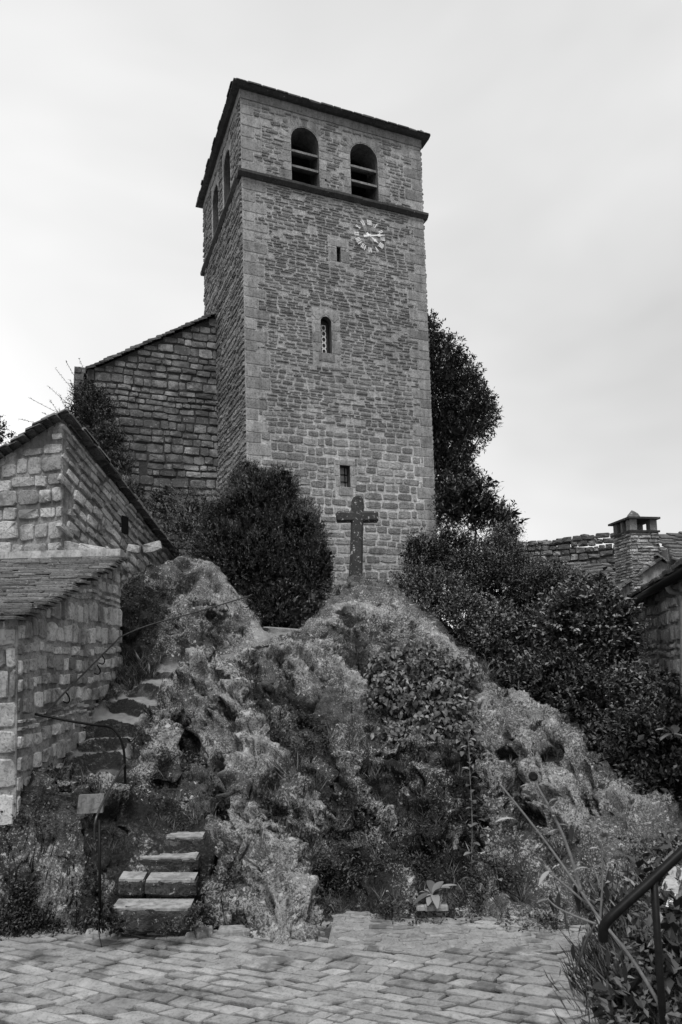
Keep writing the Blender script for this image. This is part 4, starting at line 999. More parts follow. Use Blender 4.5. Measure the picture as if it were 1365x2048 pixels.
# top slabs where the path reaches the upper level
a_, b_ = P(528, 1252, 15.9), P(606, 1258, 15.9); c = (a_ + b_) / 2
top = rock_block(c - Zv * .09, (b_ - a_) / 2, Vector((0, .22, 0)), Zv * .08, 99, 6, .06).build('top_step_slab', M['apron'], label='pale slab step at the head of the rock path between two rock shoulders', category='step')
# loose kerb stones in front of the stairs
r = random.Random(4)
ker = [(108,1850,.17,.09),(135,1846,.2,.1),(172,1850,.2,.1),(165,1836,.16,.1),(196,1872,.26,.07),(225,1862,.2,.08),(262,1862,.26,.1),(305,1860,.22,.09),(340,1852,.24,.08),(335,1868,.4,.07),(392,1856,.3,.08),(400,1872,.3,.1),(430,1852,.16,.08),(458,1850,.18,.1),(470,1868,.36,.1),(842,1812,.16,.1),(860,1808,.16,.1),(884,1806,.2,.08)]
for i_, (a_, b_) in enumerate(((.10, .05), (.12, .05), (.16, .05))): ker[15 + i_] = (ker[15 + i_][0], 1816, a_, b_)
names = ['at the far left of the kerb line','second from the left of the kerb line','under the railing post foot','upright against the plants by the railing post','long and thin below the first step left end','beside the bottom step left corner','below the left part of the bottom step','below the middle of the bottom step','pale and domed below the bottom step','the long slab below the right part of the bottom step','right of the bottom step corner','broad and low right of the bottom step','small and dark against the rock right of the steps','by the rock foot right of the steps','the broad one near the middle rock toe','leftmost of three in the recess below the broad leaved plant','middle of three in the recess below the broad leaved plant','rightmost of three in the recess below the broad leaved plant']
for i, (px, py, w_, h_) in enumerate(ker):
    c = PZ(px, py, .0) if i < 15 else P(px, py, 8.25)
    if i >= 15: c.z = max(c.z, .03)
    ob = link('edge_stone', variant_mesh('rough', (i * 3) % 20, 'render', 'edge_stone'), None, label='flat pale edging stone ' + names[i], category='stone', group='edging stones along the rock foot')
    ob.matrix_basis = Matrix.Translation(c + Zv * (.035 if i < 15 else .01)) @ Matrix.Rotation(r.uniform(-.25, .2), 4, 'Z') @ Matrix.Rotation(-math.pi / 2 + r.uniform(-.1, .1), 4, 'X') @ Matrix.Diagonal((w_, .045 if i < 15 else .028, h_ * 2, 1))
# plaque
c = P(183, 1607, 8.62); pq = thing('stone_plaque', 'blank pale rectangular plaque fixed to the rock left of the railing', 'plaque', c)
MB().box(c, Vector((.155, 0, .003)), Vector((0, .03, .105)), Vector((0, .025, 0))).build('plaque_slab', M['plaque'], pq)

# ------------------------------------------------------------------ HANDRAILS
h1 = thing('handrail', 'thin iron handrail with two posts at the foot of the rock path', 'railing', P(198, 1800, 7.95))
MB().tube(curve_pts([P(190, 1682, 7.8), P(190, 1660, 7.8), P(192, 1640, 7.8), P(200, 1618, 7.95), P(222, 1575, 8.5), P(250, 1528, 9.3)], 4), .014, 8).build('rail', M['rail_iron'], h1, True)
MB().tube([P(201, 1850, 7.66), P(199, 1640, 7.8)], .016, 8).build('post', M['iron'], h1, True)
MB().tube(curve_pts([P(252, 1590, 9.3), P(250, 1530, 9.3), P(248, 1500, 9.3), P(240, 1475, 9.3), P(222, 1455, 9.3), P(190, 1450, 9.2), P(140, 1442, 9.1), P(70, 1428, 9.0)], 4), .017, 8).build('post', M['iron'], h1, True)
h2 = thing('wall_handrail', 'thin iron handrail climbing the shed wall and crossing the upper left rock', 'railing', P(90, 1428, 9.2))
MB().tube(curve_pts([P(90, 1428, 9.1), P(130, 1385, 9.9), P(180, 1335, 11.0), P(232, 1283, 12.4), P(245, 1272, 12.7), P(300, 1250, 13.2), P(400, 1222, 13.9), P(496, 1193, 14.6), P(502, 1190, 14.62), P(499, 1196, 14.64)], 5), .014, 8).build('rail', M['rail_iron'], h2, True)
for a_ in ((133, 1385, 9.9), (195, 1330, 11.2), (204, 1310, 11.6), (452, 1208, 14.3), (494, 1200, 14.6)):
    p0 = P(*a_); MB().tube(curve_pts([p0, p0 + Vector((.05, 0, -.09)), p0 + Vector((.0, .05, -.15)), p0 + Vector((-.10, .14, -.13))], 4), .010, 6).build('hook', M['iron'], h2, True)
h3 = thing('foreground_handrail', 'dark thick metal handrail with one post at the lower right corner', 'railing', P(1335, 2100, 3.0))
MB().tube(curve_pts([P(1208, 1882, 2.9), P(1207, 1868, 2.9), P(1209, 1852, 2.9), P(1225, 1832, 2.9), P(1300, 1764, 2.93), P(1365, 1703, 2.96), P(1450, 1625, 3.0)], 6), .0195, 14).build('rail', M['iron'], h3, True)
MB().tube([P(1345, 2330, 3.0), P(1308, 1758, 2.93)], .015, 12).build('post', M['iron'], h3, True)

exec_vegetation = True
# ------------------------------------------------------------------ RIGHT HOUSE, RUINED WALL
g0 = P(1400, 1128, 9.2); g1 = P(1247, 1214, 19.5)
rh = thing('stone_house', 'stone house at the right edge with gutter and stacked stone chimney', 'house', (g0.x + 2, 14, 1))
gv = Vector((g1.x - g0.x, g1.y - g0.y, 0)); L = gv.length; gv.normalize(); ri = Vector((gv.y, -gv.x, 0)); nW = -ri
b0 = Vector((g0.x, g0.y, 0)) + ri * .25; b1 = Vector((g1.x, g1.y, 0)) + ri * .25
m = MB(); vs = [b0, b0 + Zv * (g0.z + .1), b0 + ri * 5 + Zv * (g0.z + .1), b0 + ri * 5, b1, b1 + Zv * (g1.z + .1), b1 + ri * 5 + Zv * (g1.z + .1), b1 + ri * 5]
m.add(vs, [(0, 1, 2, 3), (4, 7, 6, 5), (0, 4, 5, 1), (1, 5, 6, 2), (2, 6, 7, 3), (0, 3, 7, 4)]); m.build('house_wall', M['shed_mortar'], rh)
print('rhouse', wall_face(rh, b1, -gv, L, 1.0, g1.z, g0.z, nW, lambda z: random.choice((.16, .22, .3)), lambda z: .36, 'house_stone', 81, 150, gap=.03, jit=.3, depth=(.03, .08)))
# roof plane rising away from the gutter
rs = (ri * 1.0 + Zv * .55).normalized()
slab_roof(rh, Vector((g1.x, g1.y, g1.z + .07)), Vector((g0.x, g0.y, g0.z + .07)), rs * 4.0, 0, .2, .35, .6, .035, 83, 120)
m = MB(); m.add([g1 + Zv * .05, g0 + Zv * .05, g0 + rs * 4 + Zv * .05, g1 + rs * 4 + Zv * .05, g1 - Zv * .03, g0 - Zv * .03, g0 + rs * 4 - Zv * .03, g1 + rs * 4 - Zv * .03], [(0, 1, 2, 3), (7, 6, 5, 4), (0, 4, 5, 1), (1, 5, 6, 2), (2, 6, 7, 3), (3, 7, 4, 0)]); m.build('roof', M['slab'], rh)
MB().tube([g1 - ri * .06 - Zv * .02, g0 - ri * .06 - Zv * .02], .075, 10).build('gutter', M['iron'], rh, True)
dpp = P(1338, 1158, 11.6)
MB().tube(curve_pts([P(1336, 1160, 11.8), P(1336, 1172, 11.8), P(1342, 1182, 11.85), P(1356, 1186, 11.9), P(1364, 1196, 11.9), P(1366, 1230, 11.9), P(1368, 1420, 11.9)], 4), .05, 10).build('downpipe', M['pipe'], rh, True)
# dormer-like gable between gutter and chimney
ga, gb, gc = P(1232, 1178, 19.0), P(1318, 1115, 18.6), P(1352, 1136, 18.4)
m = MB(); m.prism([ga - Zv * .05, gb - Zv * .05, gc - Zv * .05, P(1352, 1170, 18.4), P(1262, 1212, 19.0)], Vector((.35, 2.5, 0))); m.build('gable', M['render'], rh)
for p0, p1 in ((ga, gb), (gb, gc)):
    dv_ = (p1 - p0); Ld = dv_.length; dv_.normalize(); bk = Vector((.14, 1, 0)).normalized(); nn = dv_.cross(bk); nn = nn if nn.z > 0 else -nn; ss = []; x = -.1; r = random.Random(3)
    while x < Ld:
        wd = r.uniform(.22, .4); ss.append((p0 + dv_ * (x + wd / 2) + nn * .03 + bk * 1.1, bk, dv_, nn, 2.5, wd, .035)); x += wd * .8
    put_stones(rh, ss, 'slab', 'cut', 'gable_slab', 60)
# second roof behind
p0, p1 = P(1165, 1190, 21.5), P(1262, 1196, 21.0)
slab_roof(rh, p0, p1, Vector((.2, 2.2, 1.25)), 0, .17, .3, .6, .035, 84, 60)
m = MB(); m.prism([p0 - Zv * .05, p1 - Zv * .05, p1 - Zv * .05 + Vector((.2, 2.2, 1.25)), p0 - Zv * .05 + Vector((.2, 2.2, 1.25))], -Zv * 2.5); m.build('rear_wing', M['shed_mortar'], rh)
m = MB(); q0 = P(1335, 1098, 18.4); m.prism([q0 - Zv * 1.5, q0 + Vector((3, .5, -1.5)), q0 + Vector((3, .5, .35)), q0 + Vector((0, 0, .0))], Vector((.3, 3, 0))); m.build('roof_body', M['shed_mortar'], rh)
slab_roof(rh, q0 + Vector((0, -.9, -.62)), q0 + Vector((3, -.4, -.4)), Vector((.1, 1.6, 1.05)), 0, .17, .3, .6, .03, 85, 40)
# chimney
chm = link('chimney', None, rh); bpy.data.objects.remove(chm)
ca, cb_, cc = P(1246, 1200, 19.3), P(1270, 1200, 18.7), P(1326, 1200, 18.9)
zt = P(1264, 1064, 18.7).z; zb = P(1264, 1200, 18.7).z - .3
ex = Vector((cc.x - cb_.x, cc.y - cb_.y, 0)); EW = ex.length; ex.normalize(); ey = Vector((-ex.y, ex.x, 0)); ED = .95
corner = Vector((cb_.x, cb_.y, 0)); 
# left face runs back-left: use a skewed axis
ey = Vector((ca.x - cb_.x, 0, 0)); ey = Vector((ca.x - cb_.x - .02, .9, 0)); ED = ey.length; ey.normalize()
mb = MB(); mb.prism([corner + Zv * zb, corner + ex * EW + Zv * zb, corner + ex * EW + ey * ED + Zv * zb, corner + ey * ED + Zv * zb], Zv * (zt - zb)); chim = mb.build('chimney', M['shed_mortar'], rh)
r = random.Random(6); ss = []
for base, dd, nn, LL in ((corner, ex, Vector((ex.y, -ex.x, 0)), EW), (corner, ey, Vector((-ey.y, ey.x, 0)), ED)):
    if nn.dot(CAM - corner) < 0: nn = -nn
    for it in layout(LL, zb, zt, lambda z: .085, lambda z: .30, .012, .008, (), None, r, jit=.2):
        ss.append((base + dd * it[0] + Zv * it[1], dd, Zv, nn, it[2], it[3], r.uniform(.02, .06)))
put_stones(chim, ss, 'house_stone', 'rough', 'chimney_stone', 150)
def cbox(a0, a1, b0_, b1_, z0, z1, name, mat): MB().prism([corner + ex * a0 + ey * b0_ + Zv * z0, corner + ex * a1 + ey * b0_ + Zv * z0, corner + ex * a1 + ey * b1_ + Zv * z0, corner + ex * a0 + ey * b1_ + Zv * z0], Zv * (z1 - z0)).build(name, M[mat], chim)
cbox(-.06, EW + .03, -.06, ED + .06, zt, zt + .05, 'chimney_ledge', 'slab')
zp = zt + .05; zc2 = zp + .31
for a0, a1, b0_, b1_ in ((0, .22, 0, .2), (EW - .24, EW - .02, 0, .2), (0, .2, ED - .2, ED), (EW - .22, EW - .02, ED - .2, ED), (0, .18, ED * .45, ED * .55)): cbox(a0, a1, b0_, b1_, zp, zc2, 'cap_pillar', 'house_stone')
cbox(-.08, EW + .04, -.1, ED + .15, zc2, zc2 + .055, 'cap_slab', 'slab')
cbox(.25, EW - .3, .25, ED - .2, zp - .02, zp + .05, 'flue', 'black')
fs = MB(); fc = corner + ex * .32 + ey * .35 + Zv * (zc2 + .055)
fs.add([fc + Vector(v_) for v_ in ((-.2, -.15, 0), (.2, -.12, 0), (.24, .15, 0), (-.17, .17, 0), (-.13, -.09, .14), (.13, -.06, .16), (.15, .08, .12), (-.1, .1, .15), (-.02, 0, .27), (.05, .02, .25))],
       [(0, 1, 5, 4), (1, 2, 6, 5), (2, 3, 7, 6), (3, 0, 4, 7), (4, 5, 8), (5, 6, 9), (5, 9, 8), (6, 7, 9), (7, 8, 9), (7, 4, 8)]); fs.build('finial_stone', M['nave_stone'], chim)
# ruined wall behind
w0, w1 = P(1030, 1092, 27), P(1250, 1098, 25.5); w2 = P(1420, 1092, 26)
rw = thing('ruined_wall', 'rough broken topped stone wall on the skyline right of the tower', 'wall', (w0.x, w0.y, 3))
for a_, b_, sd_ in ((w0, w1, 1), (w1, w2, 2)):
    d_ = Vector((b_.x - a_.x, b_.y - a_.y, 0)); L = d_.length; d_.normalize(); nn = Vector((d_.y, -d_.x, 0)); base = Vector((a_.x, a_.y, 0))
    MB().prism([base + Zv * 2, base + d_ * L + Zv * 2, base + d_ * L + Zv * (b_.z + .02), base + Zv * (a_.z + .02)], -nn * .7).build('wall_core', M['nave_mortar'], rw)
    rr = random.Random(sd_); ss = []
    for it in layout(L, 5.2, a_.z + .05, lambda z: .24, lambda z: .34, .02, .04, (), None, rr, jit=.3):
        
        ss.append((base + d_ * it[0] + Zv * it[1] + nn * -.02, (d_ + Zv * rr.gauss(0, .08)).normalized(), Zv, nn, it[2], it[3], rr.uniform(.06, .14)))
    x = 0
    while x < L:
        ww = rr.uniform(.15, .4); hh = rr.uniform(.12, .34) if rr.random() < .6 else .08; ss.append((base + d_ * (x + ww / 2) + Zv * (a_.z - .08 + hh / 2) - nn * .2, (d_ + Zv * rr.gauss(0, .15)).normalized(), Zv, nn, ww, hh, .22)); x += ww * .95
    put_stones(rw, ss, 'nave_stone', 'rough', 'stone', 140)
#VEG
# ------------------------------------------------------------------ VEGETATION
def leaf_mesh(name, Pt, Dr, Nr, L, Wd, mat, tone, fold=0.12, kind='diamond'):
    Pt, Dr, Nr = map(lambda a_: np.asarray(a_, float), (Pt, Dr, Nr)); Dr /= np.linalg.norm(Dr, axis=1)[:, None] + 1e-9
    S = np.cross(Dr, Nr); S /= np.linalg.norm(S, axis=1)[:, None] + 1e-9; N2 = np.cross(S, Dr)
    L = np.asarray(L)[:, None]; Wd = np.asarray(Wd)[:, None]
    n = len(Pt)
    if kind == 'diamond':
        V = np.stack([Pt, Pt + Dr * L * .45 + S * Wd / 2 + N2 * Wd * fold, Pt + Dr * L - N2 * L * .08, Pt + Dr * L * .45 - S * Wd / 2 + N2 * Wd * fold], 1).reshape(-1, 3)
        b = np.arange(n)[:, None] * 4; Fc = np.concatenate([b + [0, 1, 2], b + [0, 2, 3]], 1).reshape(-1, 3); k = 4
    else:   # broad leaf: 7 points
        V = np.stack([Pt, Pt + Dr * L * .25 + S * Wd * .42 + N2 * Wd * fold, Pt + Dr * L * .62 + S * Wd * .38 + N2 * Wd * fold, Pt + Dr * L - N2 * L * .16, Pt + Dr * L * .62 - S * Wd * .38 + N2 * Wd * fold, Pt + Dr * L * .25 - S * Wd * .42 + N2 * Wd * fold, Pt + Dr * L * .5], 1).reshape(-1, 3)
        b = np.arange(n)[:, None] * 7; Fc = np.concatenate([b + [0, 1, 6], b + [1, 2, 6], b + [2, 3, 6], b + [3, 4, 6], b + [4, 5, 6], b + [5, 0, 6]], 1).reshape(-1, 3); k = 7
    return mesh_np(name, V, Fc, M[mat] if isinstance(mat, str) else mat, False, np.repeat(np.asarray(tone), k))
def rdir(rg, n):
    d_ = rg.normal(size=(n, 3)); return d_ / np.linalg.norm(d_, axis=1)[:, None]
def crown(blobs, ntw, per, tl, L, W, seed, up=0.35, gap=0.25, shell=4.0, lump=.28, rnd=.7, ymax=None):
    """blobs [(centre, (rx,ry,rz))]: twigs in lumpy ellipsoids, leaves along twigs -> leaf arrays"""
    rg = np.random.default_rng(seed); C_ = np.array([list(b[0]) for b in blobs]); R_ = np.array([b[1] for b in blobs], float)
    wt = (R_[:, 0] * R_[:, 2]); wt = wt / wt.sum(); k = rg.choice(len(blobs), ntw, p=wt); d_ = rdir(rg, ntw)
    rad = rg.random(ntw) ** (1 / shell); rad = rad * (1 + lump * perlin(d_ * 2.1 + k[:, None] * 5.1 + seed) + .12 * perlin(d_ * 6 + k[:, None]))
    c = C_[k] + d_ * R_[k] * rad[:, None]
    inside = np.zeros(ntw, bool)
    for j in range(len(blobs)):
        q = np.linalg.norm((c - C_[j]) / R_[j], axis=1); inside |= (q < .62) & (k != j)
    keep = ~inside | (rg.random(ntw) < .25); keep &= perlin(c * 1.7 + seed * 3.1) < (1 - gap) * .62
    c = c[keep]; d_ = d_[keep]; n = len(c)
    td = d_ + np.array([0, 0, up]) + rdir(rg, n) * .6; td /= np.linalg.norm(td, axis=1)[:, None]
    t = np.tile((np.arange(per) + .5) / per, n)
    cc = np.repeat(c, per, 0); tt = np.repeat(td, per, 0); m = n * per
    pos = cc + tt * (t * tl)[:, None] * rg.uniform(.7, 1.2, m)[:, None] + rdir(rg, m) * tl * .10
    side = rdir(rg, m); ld = tt * .55 + side * rnd; nn = np.array([0, 0, 1.0]) + rdir(rg, m) * .55
    sz = rg.uniform(.6, 1.25, m); tone = np.clip(np.repeat(rg.random(n) * .6 + .55 * (perlin(c * 2.3) + .2), per) * .6 + rg.random(m) * .5, 0, 1)
    return pos, ld, nn, L * sz, W * sz, tone
def plant(name, label, cat, blobs, ntw, per, tl, L, W, mat, seed, group=None, trunk=None, base=None, part='foliage', core=True, **kw):
    bl = [(P(px, py, d), (rx, ry if ry else rx, rz)) for px, py, d, rx, ry, rz in blobs]
    c0_ = bl[0][0]; base = base or Vector((c0_.x, c0_.y, min(b[0].z - b[1][2] for b in bl)))
    root = thing(name, label, cat, base, group)
    a_ = crown(bl, ntw, per, tl, L, W, seed, **kw); cr_ = crown([(b[0], tuple(x * .70 for x in b[1])) for b in bl], max(ntw // 5, 10), per, tl, max(L * 1.7, .06), max(L * 1.0, .04), seed + 500, **dict(kw, gap=kw.get('gap', .25) - .25)) if core else None
    if core: a_ = [np.concatenate([x, y]) for x, y in zip(a_, list(cr_[:5]) + [cr_[5] * .25])]
    link(part, leaf_mesh(part, *a_[:5], mat, a_[5]), root)
    rr = random.Random(seed)
    tr = trunk or .035
    b0_ = Vector(base)
    m = MB()
    top = Vector(c0_) + Vector((0, 0, bl[0][1][2] * .3))
    m.tube(curve_pts([b0_ - Zv * .2, b0_.lerp(top, .35) + Vector((rr.uniform(-.1, .1), rr.uniform(-.1, .1), 0)), b0_.lerp(top, .7), top], 4), [tr * (1 - .75 * i / 12) for i in range(13)], 7)
    m.build('trunk', M['bark'], root, True)
    m = MB()
    for b in bl:
        for q in range(4):
            d_ = Vector((rr.uniform(-1, 1), rr.uniform(-1, 1), rr.uniform(-.2, 1))).normalized(); s0 = b0_.lerp(top, rr.uniform(.3, .95)); e_2 = b[0] + Vector((d_.x * b[1][0], d_.y * b[1][1], d_.z * b[1][2])) * .85
            mid = s0.lerp(e_2, .5) + Vector((0, 0, .12)); m.tube(curve_pts([s0, mid, e_2], 3), [tr * .45 * (1 - .13 * i) for i in range(7)], 5)
    m.build('branch', M['bark'], root, True)
    return root
# dense yew in front of the tower
plant('yew_bush', 'big dense dark rounded evergreen bush in front of the tower left of the cross', 'bush',
      [(530,1120,17.5,1.40,1.2,1.30),(512,1030,17.6,.90,.9,1.05),(465,1105,17.5,.9,1.0,.85),(588,1080,17.4,.80,.9,.95),(604,1160,17.2,.72,.8,.88),(545,1215,17.1,1.15,.9,.6),(448,1060,17.7,.6,.7,.65),(556,990,17.5,.5,.7,.62),(632,1135,17.2,.36,.6,.6),(430,1120,17.4,.4,.6,.65),(500,965,17.6,.38,.5,.45)], 17000, 10, .17, .075, .020, 'yew', 101, up=.75, gap=-.35, shell=6, lump=.24, trunk=.04, rnd=.45)
plant('feathery_shrub', 'grey feathery shrub against the church wall between the house wall and the yew', 'shrub', [(395,1035,18.6,.65,.5,.8),(355,1075,18.2,.55,.5,.5),(410,1095,17.6,.5,.5,.5),(330,1010,20.5,.6,.4,.6)], 1500, 8, .16, .06, .02, 'shrub_leaf', 102, gap=.1, up=.8)
# tree behind the tower
plant('tree', 'tall leafy tree rising behind the right side of the tower', 'tree',
      [(848,800,27,1.5,1.6,2.5),(880,1010,26.5,1.0,1.0,1.0),(905,960,26.5,.9,1.0,.9),(900,800,27,1.35,1.5,1.5),(940,815,27,.95,1.2,1.0),(885,720,27.2,.75,1.2,.95),(862,668,27.4,.4,.9,.7),(905,880,26.8,1.0,1.2,1.1),(880,960,26.5,.95,1.2,1.1),(920,930,26.4,.5,1.0,.7),(965,840,26.8,.6,.9,.75),(925,745,27,.55,.9,.6)], 10500, 7, .24, .14, .06, 'tree_leaf', 103, gap=.14, shell=2.4, lump=.36, core=False, trunk=.16, base=Vector((2.9, 27.6, 3.2)))
plant('walnut_sapling', 'young tree with long leaflets against the sky right of the tower foot', 'tree',
      [(945,1020,22,.75,.7,.55),(990,1040,21.8,.6,.6,.4),(965,985,22,.35,.5,.35),(915,1000,22.2,.6,.6,.6),(1015,1060,21.5,.3,.4,.3)], 620, 9, .36, .15, .045, 'tree_leaf', 104, gap=.05, shell=2.5, up=.7, trunk=.05)
# thickets right of the cross
SH = [('small dark evergreen shrub with two upright tips at the tower foot', [(870,1130,18.6,.75,.7,.45),(827,1105,18.7,.16,.2,.40),(846,1098,18.7,.14,.2,.40),(905,1100,18.8,.6,.6,.6)], 'yew', .07, .024, 1900, 8),
      ('fine leaved dark shrub on the skyline right of the sapling', [(985,1112,19,.85,.8,.60),(1040,1140,19,.7,.7,.40),(1085,1165,18.5,.6,.6,.4),(1005,1080,19.3,.30,.3,.40),(1025,1072,19.3,.14,.2,.35)], 'shrub_leaf', .055, .03, 2600, 8),
      ('leafy shrub growing on the rock shoulder right of the cross', [(880,1185,16.6,.75,.6,.42),(830,1165,16.9,.45,.4,.28),(925,1225,16.0,.5,.5,.4),(950,1270,15.6,.32,.4,.35)], 'shrub_leaf', .06, .036, 1900, 8),
      ('dark tangled shrub in the middle of the thicket', [(1000,1180,17,1.0,.9,.7),(1080,1190,16.6,.8,.8,.6),(960,1140,17.6,.7,.7,.5)], 'tree_leaf', .065, .034, 3000, 8),
      ('shrub with pale leaflets beside the grassy rock edge', [(1020,1290,15.2,.7,.7,.7),(1060,1350,14.6,.55,.5,.4),(985,1245,15.8,.4,.4,.4)], 'shrub_leaf', .085, .045, 1700, 8),
      ('broad leaved shrub with rising leafy shoots below the slab roof', [(1150,1250,14.6,.85,.8,.75),(1210,1270,14.2,.6,.6,.8),(1165,1215,14.8,.25,.25,.55),(1205,1200,14.6,.2,.2,.45),(1238,1240,14.4,.2,.2,.3)], 'shrub_leaf', .10, .06, 2100, 8),
      ('dark leafy shrub filling the hollow behind the right rock edge', [(1120,1380,13.8,.9,.8,.65),(1200,1420,13.2,.9,.8,.7),(1160,1330,14.3,.8,.7,.6)], 'tree_leaf', .09, .05, 2700, 8),
      ('leafy shrub against the right house wall', [(1270,1400,13.0,.7,.7,.45),(1350,1430,12.4,.65,.7,.45)], 'shrub_leaf', .085, .05, 2300, 8),
      ('lowest dark shrub at the right edge behind the rock', [(1270,1490,12.2,.8,.7,.6),(1345,1500,11.7,.7,.7,.7),(1330,1590,11.2,.55,.5,.5),(1240,1545,11.9,.4,.4,.3)], 'tree_leaf', .085, .05, 2700, 8),
      ('low bushy growth under the ruined wall', [(1110,1160,20,.8,.7,.32),(1165,1185,19.5,.7,.7,.32),(1060,1150,19.5,.6,.6,.3)], 'shrub_leaf', .055, .03, 1900, 8)]
for i, (lb, bl, mt, L_, W__, n_, p_) in enumerate(SH):
    plant('shrub', lb, 'shrub', bl, n_, p_, .26, L_, W__, mt, 120 + i, group='shrubs of the thicket right of the rock', gap=.16, shell=3.0, lump=.42, up=.5, trunk=.03)
# long arching shoots with paired leaves
shoots = [((1150,1300),(1158,1235),(1165,1178),14.2),((1205,1300),(1210,1240),(1206,1190),14.0),((1245,1300),(1250,1250),(1262,1215),13.9),((1215,1470),(1220,1420),(1218,1372),12.4),((1090,1300),(1085,1270),(1100,1240),14.6),((1290,1330),(1295,1280),(1300,1240),13.2),((1080,1390),(1075,1350),(1088,1320),13.9)]
for i, (a_, b_, c_, d_) in enumerate(shoots):
    pts = curve_pts([P(*a_, d_), P(*b_, d_), P(*c_, d_)], 6); rt = thing('leafy_shoot', ['tall leafy shoot topping the broad leaved shrub, leftmost of its three', 'middle leafy shoot of the broad leaved shrub', 'leafy shoot leaning under the gutter end', 'single pale shoot standing in the dark hollow', 'short pale shoot at the thicket centre', 'shoot against the right house wall', 'shoot behind the grassy rock edge'][i], 'shoot', pts[0], 'upright shoots in the thicket')
    MB().tube(pts, .008, 5).build('stem', M['bark'], rt)
    rg = np.random.default_rng(i); q = []; dd = []; nn = []
    for k, p in enumerate(pts):
        for s_ in (-1, 1):
            an = k * 1.1; v_ = Vector((math.cos(an) * s_, math.sin(an) * s_, .25)); q.append(p); dd.append(v_); nn.append((0, 0, 1))
    link('foliage', leaf_mesh('foliage', q, dd, nn, rg.uniform(.09, .13, len(q)), rg.uniform(.06, .085, len(q)), 'shrub_leaf', rg.uniform(.5, 1, len(q)), .2, 'broad'), rt)
# bush on the church wall corner, airy sprays to the left
bsh = plant('wall_bush', 'straggly bush with long airy sprays at the left corner of the church wall', 'bush', [(195,830,21.2,.6,.5,.85),(215,890,20.8,.65,.5,.55),(170,800,21.4,.45,.4,.6),(240,930,20.5,.4,.35,.4),(150,840,21.3,.5,.4,.35),(262,985,20.2,.28,.3,.3)], 2300, 8, .22, .055, .028, 'tree_leaf', 140, gap=.12, up=.7, shell=2.6)
q = []; dd = []; nn = []; m = MB(); rr = random.Random(3)
for x0, y0, x1, y1 in ((165,840,60,796),(165,825,97,772),(170,800,112,738),(175,790,132,722),(185,770,158,716),(150,850,85,825),(160,850,60,862),(140,850,100,800),(170,810,140,760),(140,830,120,790),(150,850,40,838),(175,800,150,745)):
    p0, p1 = P(x0, y0, 21.3), P(x1, y1, 21.5); md = p0.lerp(p1, .5) + Vector((.03, 0, -.1)); pts = curve_pts([p0, md, p1], 8); m.tube(pts, .006, 4)
    for p in pts:
        for s_ in range(3): q.append(p + Vector((rr.uniform(-.02, .02), 0, rr.uniform(-.02, .02)))); dd.append((rr.uniform(-1, 1), rr.uniform(-1, 1), rr.uniform(-.6, .8))); nn.append((rr.uniform(-.5, .5), -.5, 1))
m.build('spray_twig', M['bark'], bsh); link('spray_leaf_mass', leaf_mesh('spray_leaf_mass', q, dd, nn, np.full(len(q), .055), np.full(len(q), .03), 'tree_leaf', RNG.random(len(q))), bsh)
for i, (px, py, d) in enumerate(((251,937,22.4),(280,984,22.4),(284,1008,22.2),(333,1043,22.6))):
    plant('wall_plant', 'dark tuft rooted in the church wall, ' + ('topmost of the four', 'second from the top', 'third from the top', 'lowest and rightmost of the four')[i], 'plant', [(px, py, d, .13, .12, .11)], 70, 7, .10, .05, .02, 'tree_leaf', 150 + i, group='tufts growing out of the church wall', trunk=.01, gap=-.5)
plant('edge_bush', 'sliver of a bush over the roof at the left edge', 'bush', [(-12,860,19,.3,.3,.35),(15,880,19,.2,.2,.15)], 160, 7, .15, .06, .03, 'tree_leaf', 159, trunk=.02)
plant('leafy_seedling', 'small pale leaved plant behind the top step slab', 'plant', [(590,1222,16.3,.16,.12,.20),(625,1215,16.2,.10,.1,.22)], 70, 6, .13, .10, .035, 'grass', 160, trunk=.01, gap=-.5)

plant('step_plant', 'dark cushion of small leaves at the left end of the lowest step', 'plant', [(205,1835,7.75,.09,.10,.11),(225,1852,7.7,.13,.07,.06)], 150, 7, .07, .03, .016, 'tree_leaf', 175, trunk=.006, gap=-.5, group='cushion plants by the lowest step')
plant('step_plant', 'dark cushion of small leaves at the right end of the lowest step', 'plant', [(398,1835,7.85,.10,.10,.10),(345,1856,7.68,.12,.05,.035)], 120, 7, .07, .03, .016, 'tree_leaf', 176, trunk=.006, gap=-.5, group='cushion plants by the lowest step')
# ---- rock surface sampling
V1g = V1.reshape(nr, nc, 3)
dU = np.gradient(V1g, axis=1); dV = np.gradient(V1g, axis=0); N1 = np.cross(dU, dV).reshape(-1, 3); N1 /= np.linalg.norm(N1, axis=1)[:, None] + 1e-9
area = np.linalg.norm(np.cross(dU, dV), axis=2).ravel()
def scatter(n, mask, seed):
    rg = np.random.default_rng(seed); pw = area * mask; pw = pw / pw.sum(); i = rg.choice(len(pw), n, p=pw); return V1[i] + rg.normal(size=(n, 3)) * .015, N1[i], rg
vis = (XY[:, 1] < 17.2) & (Z > -.1) & ((near < .35) | ((ppar > 1.5) & (ppar < 3.1)))
mossy = np.clip(((ppar > 1.5) & (ppar < 3.1) & (pdist < .5)) * .6 + perlin(V1 * .95 + 60) * 2.2 + perlin(V1 * 2.7 + 70) * 1.2 + crease * 2.4 - .25 - ridge * 1.2 - pale * .8 + damp * .9 - np.where(XY[:, 0] > 1.7, .45, 0), 0, 1)
pts, nn, rg = scatter(9000, vis * mossy ** 2.2, 1)
per = 6; m_ = len(pts) * per; pos = np.repeat(pts, per, 0) + rg.normal(size=(m_, 3)) * .03 + np.repeat(nn, per, 0) * rg.uniform(0, .05, m_)[:, None]
dr = np.repeat(nn, per, 0) * .5 + rdir(rg, m_) + np.array([0, -.1, .1])
